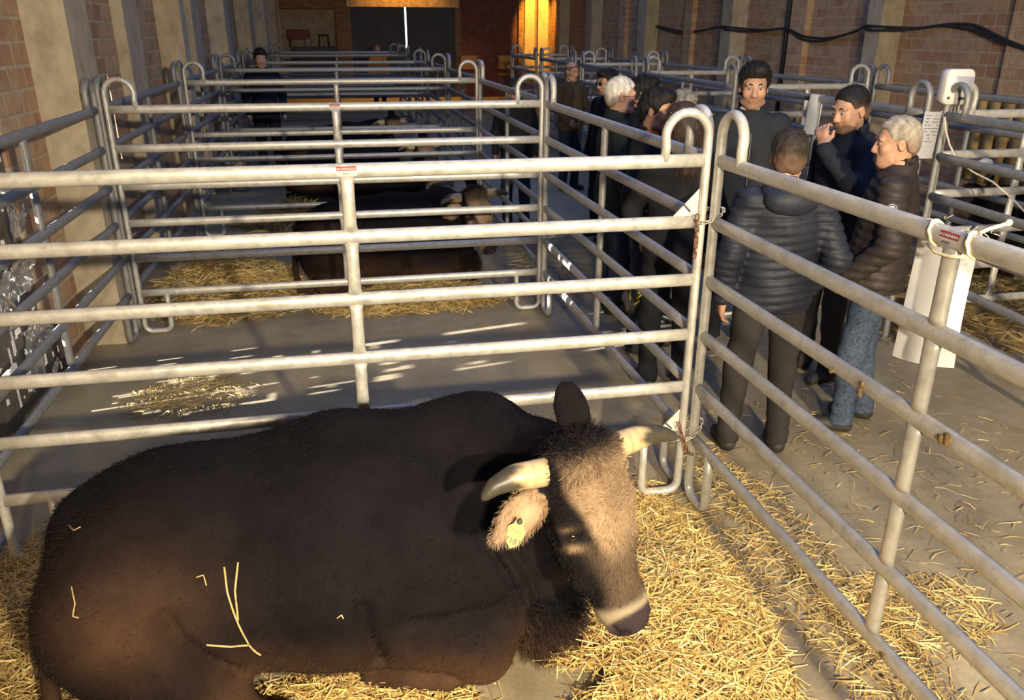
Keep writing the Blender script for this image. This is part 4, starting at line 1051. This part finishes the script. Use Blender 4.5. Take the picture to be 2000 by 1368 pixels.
MB().tube([(1.50, 1.82, 1.572), (1.497, 1.78, 1.558), (1.498, 1.73, 1.56), (1.50, 1.68, 1.572)], .0045, 7).obj('strand', M_twine, tw)
MB().tube([(1.53, 1.68, 1.632), (1.56, 1.69, 1.638), (1.60, 1.68, 1.652)], .005, 7).ball((1.605, 1.679, 1.655), .009, 8, 6).obj('loose_end', M_twine, tw)
hz = MB(); r_ = random.Random(5)
for _ in range(40):
    p = Vector((1.523+r_.uniform(-.03, .03), r_.choice((1.82, 1.68))+r_.uniform(-.02, .02), 1.6+r_.choice((-.033, .034)))); q = p+Vector((r_.uniform(-1, 1), r_.uniform(-1, 1), r_.uniform(-1, 1)))*.018
    hz.tube([p, q], .0006, 4)
h_ = hz.obj('fibres', M_twine, tw); h_['kind'] = 'stuff'

# sheets and the weighing indicator at the right pens
card('paper_sheet', 'white handwritten sheet hung at the corner of the near right pen', (3.66, 4.60, 1.63), (0, .06, .35), .185, .29, .008, lines=9)
card('paper_sheet', 'white sheet on the right pen rail left of the man raising his hand', (3.70, 6.05, 1.635), (.0, .10, .35), .17, .31, -.02, lines=0)
def rounded_box(w, d, h, r, n=5):
    prof = []
    for cx, cz, a0 in ((w/2-r, h/2-r, 0), (-w/2+r, h/2-r, PI/2), (-w/2+r, -h/2+r, PI), (w/2-r, -h/2+r, 1.5*PI)):
        for i in range(n+1): a = a0+PI/2*i/n; prof.append((cx+r*math.cos(a), cz+r*math.sin(a)))
    N = len(prof); v = []
    for y, k in ((-d/2, .93), (-d/2+.012, 1), (d/2-.012, 1), (d/2, .93)): v += [(x*k, y, z*k) for x, z in prof]
    f = [tuple(range(N)), tuple(range(4*N-1, 3*N-1, -1))]
    for s in range(3): f += [(s*N+i, (s+1)*N+i, (s+1)*N+(i+1) % N, s*N+(i+1) % N) for i in range(N)]
    return MB().add(v, f)
ib = thing('indicator_box', 'white plastic weighing indicator box standing above the right pen rail', 'indicator', (3.82, 4.66, 1.775), -.12)
rounded_box(.185, .09, .215, .035).obj('housing', plain('white_plastic', (.72, .69, .62), .4, 0, .04), ib)
rounded_box(.120, .012, .095, .012).obj('display', plain('grey_display', (.42, .42, .45), .25, 0, .05), ib).location = (.022, -.046, .018)
rounded_box(.05, .008, .018, .004).obj('keypad', plain('keypad_dark', (.12, .12, .13), .5), ib).location = (.03, -.047, -.068)
MB().ball((-.062, -.046, -.065), (.009, .005, .009)).obj('button', M_ink, ib)
b = MB()
for x in (.015, .035, .062): b.tube([(x, .02, -.1), (x, .02, -.19)], .007, 8)
b.obj('bracket', M_galv, ib)
MB().tube([(0, .0, -.10), (-.03, -.01, -.13), (-.09, -.0, -.17), (-.14, .02, -.175)], .004, 6).obj('cable', plain('cable_pale', (.5, .47, .4), .6), ib)
tag(MB().tube([(3.72, 4.58, 1.60), (3.73, 4.56, 1.52), (3.77, 4.55, 1.43), (3.82, 4.52, 1.34), (3.90, 4.45, 1.27), (3.98, 4.36, 1.22), (4.02, 4.2, 1.13), (4.08, 4.0, .98), (4.10, 3.85, .8)], .006, 7).obj('rope', plain('pale_rope', (.62, .56, .45), .85, 0, .15, 90)), 'thin pale rope looping down across the right pen rails', 'rope')
def crumple(c, r, seed, n=12):
    q = random.Random(seed); b = MB().ball((0, 0, 0), r, n+4, n)
    b.v = [(x*(1+q.uniform(-.3, .3))+c[0], y*(1+q.uniform(-.3, .3))+c[1], z*(1+q.uniform(-.3, .3))+c[2]) for x, y, z in b.v]; return b
tag(crumple((4.16, 4.66, 1.285), (.055, .03, .035), 2).obj('plastic_bag', plain('crumpled_clear', (.55, .54, .5), .25, 0, .2)), 'small crumpled clear plastic bag tied under the right pen rail', 'bag')
fb = thing('folded_bag', 'dark folded bag with a yellow zigzag mark hanging beyond the aisle side panel', 'bag', (1.62, 4.35, .62), .3)
crumple((0, 0, 0), (.055, .03, .11), 9, 16).obj('bag_body', plain('bag_dark', (.05, .048, .045), .45, 0, .4, 40), fb)
zz = [(-.005+.028*(i % 2)+.006*i, -.042, -.045+.017*i) for i in range(7)]
MB().tube(zz, .006, 6, side=(0, 1, 0)).obj('zigzag_mark', plain('mark_yellow', (.62, .55, .03), .6), fb)
MB().tube([(-.045, -.036, .1), (-.04, -.042, .05), (-.036, -.038, -.01)], .005, 6).obj('yellow_edge', plain('mark_yellow', (.62, .55, .03), .6), fb)

# cables and pipe on the right wall
M_cab = plain('black_cable', (.018, .018, .02), .6)
cb_ = thing('cable_bundle', 'pair of black cables sagging along the right brick wall', 'cable', (0, 0, 0))
for dz in (0, -.045):
    pts = [(RX-.03, 18.4, 2.22), (RX-.03, 16.9, 2.09), (RX-.03, 15.9, 2.12), (RX-.33, 14.5, 2.19), (RX-.33, 14.1, 2.17), (RX-.05, 13.4, 2.12), (RX-.12, 12.5, 2.16), (RX-.12, 12.0, 2.03), (RX-.03, 11.5, 2.0), (RX-.06, 10.7, 2.1), (RX-.33, 10.15, 2.18), (RX-.33, 9.84, 2.16), (RX-.04, 9.4, 2.14), (RX-.03, 8.94, 2.19), (RX-.03, 8.5, 2.18), (RX-.13, 7.9, 2.02), (RX-.13, 7.4, 1.9), (RX-.03, 6.8, 1.72), (RX-.03, 6.2, 1.66)]
    P = np.array(pts); T = np.linspace(0, len(P)-1, 140); Pp = np.stack([np.interp(T, range(len(P)), P[:, i]) for i in range(3)], 1)
    for _ in range(6): Pp[1:-1] = (Pp[:-2]+2*Pp[1:-1]+Pp[2:])/4
    Pp[:, 2] += dz*(.5+.5*np.sin(T*1.9)); Pp[:, 0] -= .02 if dz else 0
    MB().tube(Pp, .017, 7).obj('strand', M_cab, cb_)
tag(MB().tube([(RX-.06, 10.32, .2), (RX-.06, 10.32, CZ)], .05, 10).obj('drainpipe', M_cab), 'black vertical pipe beside the nearest right wall pilaster', 'pipe')
tag(MB().tube([(RX-.06, 12.6, .2), (RX-.06, 12.6, CZ)], .035, 10).obj('drainpipe', M_cab), 'thin black vertical pipe beyond the second brick strip of the right wall', 'pipe')
# pallets leaning at the foot of the right wall
pal = thing('pallet', 'pale wooden pallet leaning at the foot of the right brick wall', 'pallet', (RX-.2, 7.0, .62), .0)
M_pal = plain('pallet_wood', (.50, .33, .12), .85, 0, .3, 10)
for k in range(5): MB().box((-.05, -.4+.2*k, .45), (.012, .075, .45)).obj('board', M_pal, pal)
for z in (.1, .5, .85): MB().box((0, 0, z), (.035, .5, .04)).obj('bearer', M_pal, pal)
pal.location = (RX-.12, 7.6, .55)
# torn plastic sheeting on the left shutter
tp = thing('plastic_sheet', 'torn clear plastic sheeting crumpled over the left shutter', 'plastic sheet', (0, 0, 0))
m, nt, b_ = new_mat('torn_plastic'); b_.inputs['Base Color'].default_value = (.5, .52, .55, 1); b_.inputs['Roughness'].default_value = .12; b_.inputs['Transmission Weight'].default_value = .75; b_.inputs['IOR'].default_value = 1.2
for k, (y0, y1, z0, z1) in enumerate(((4.62, 5.06, .12, .52), (4.5, 4.98, .58, .98), (4.8, 5.1, 1.0, 1.3))):
    n = 26; v = []; f = []
    for i in range(n+1):
        for j in range(n+1):
            y = y0+(y1-y0)*i/n; z = z0+(z1-z0)*j/n; p = np.array([y*1.0, z*1.0, k*3.0])
            v.append((LX+.055+.03*float(vnoise(p, 17, 5))+.015*float(vnoise(p, 45, 8)), y+.02*float(vnoise(p, 21, 2)), z+.02*float(vnoise(p, 23, 3))))
    for i in range(n):
        for j in range(n):
            p = np.array([i*.22, j*.22, k*2.0])
            if vnoise(p, 1.4, 11) > -.25: a = i*(n+1)+j; f.append((a, a+1, a+n+2, a+n+1))
    MB().add(v, f).obj('torn_piece', m, tp)
# straw stalks on the bull
M_st1 = plain('stalk', (.46, .34, .15), .7)
def stalk(name, label, lines, r=.0028):
    t = MB()
    for L in lines: t.tube([Vector(p) for p in L], r, 6)
    return tag(t.obj(name, M_st1), label, 'straw stalk')

from mathutils.bvhtree import BVHTree
_bv = BVHTree.FromPolygons([tuple(p) for p in bP], [tuple(map(int, q)) for q in bQ])
def onb(x, z, off=.004):
    o = Vector((x*.75, 1.2, z+.33)); d = Vector((x, 2.06, z))-o
    h = _bv.ray_cast(o, d.normalized()); return (h[0]-d.normalized()*off) if h[0] else Vector((x, 2.06, z))
def surf_line(pts, k=5):
    o = []
    for (a, b), (c, d) in zip(pts[:-1], pts[1:]):
        for i in range(k): t = i/k; o.append(onb(a+(c-a)*t, b+(d-b)*t))
    return o+[onb(*pts[-1])]
stalk('straw_stalk', 'long forked straw stalk lying on the bull\'s flank', [surf_line([(-.44, .62), (-.44, .54), (-.43, .47), (-.42, .42), (-.40, .34)]), surf_line([(-.40, .34), (-.45, .345), (-.52, .37)]), surf_line([(-.40, .34), (-.385, .31), (-.37, .29)]), surf_line([(-.40, .63), (-.418, .54), (-.42, .44)])], .0032)
for k, (pts, lab) in enumerate((([(-.85, .63), (-.845, .585), (-.855, .55), (-.84, .545)], 'thin curled straw stalk stuck to the bull\'s rump'), ([(-.86, .77), (-.84, .765), (-.82, .775)], 'short straw wisp high on the bull\'s rump'), ([(-.52, .60), (-.50, .605), (-.495, .57)], 'small bent straw bit left of the forked stalk on the bull'), ([(-.13, .42), (-.115, .43), (-.11, .415)], 'tiny curled straw bit on the bull\'s lower chest'))):
    stalk('straw_stalk', lab, [surf_line(pts)], .002)

# things in the recess of the far wall and small far things
tag(MB().box((-.8, BY+.75, .8), (.72, .3, .8)).obj('storage_chest', plain('chest_grey', (.06, .07, .08), .7), None, False, .02), 'long grey chest standing in the far wall recess', 'chest')
rm = thing('farm_machine', 'dark red farm machine stored on the grey chest in the far recess', 'machine', (-1.25, BY+.7, 1.6))
M_rm = plain('machine_red', (.16, .03, .03), .6)
MB().box((0, 0, .38), (.36, .16, .14)).obj('hopper', M_rm, rm, False, .03)
for x in (-.3, .28): MB().tube([(x, 0, 0), (x*.9, 0, .26)], .03, 8).obj('leg', M_rm, rm)
st = thing('stool', 'dark stool standing on the grey chest in the far recess', 'stool', (-.45, BY+.7, 1.6))
MB().box((0, 0, .36), (.18, .14, .025)).obj('seat', plain('dark_wood', (.03, .022, .018), .7), st, False, .01)
for x in (-.13, .13):
    for y in (-.1, .1): MB().tube([(x*1.25, y*1.2, 0), (x, y, .34)], .02, 7).obj('leg', plain('dark_wood', (.03, .022, .018), .7), st)
tag(MB().tube([(-.98, BY+.6, 1.6), (-.98, BY+.6, 1.82), (-.98, BY+.6, 1.86)], [.09, .09, .05], 12).obj('jar', plain('pale_jar', (.4, .33, .33), .5)), 'pale jar on the grey chest in the far recess', 'jar')
for x, lab in ((3.9, 'left of two orange chairs before the red board screen'), (5.05, 'right of two orange chairs before the red board screen')):
    oc = thing('plastic_chair', lab, 'chair', (x, 25.6, .86)); M_oc = plain('orange_plastic', (.6, .24, .03), .5)
    MB().box((0, 0, .0), (.24, .22, .02)).obj('seat', M_oc, oc, False, .01); MB().box((0, .21, .34), (.24, .02, .20)).obj('backrest', M_oc, oc, False, .01)
    for a in (-.2, .2):
        for b in (-.18, .18): MB().tube([(a, b, -.86), (a, b, 0)], .014, 6).obj('leg', M_galv_shaded, oc)
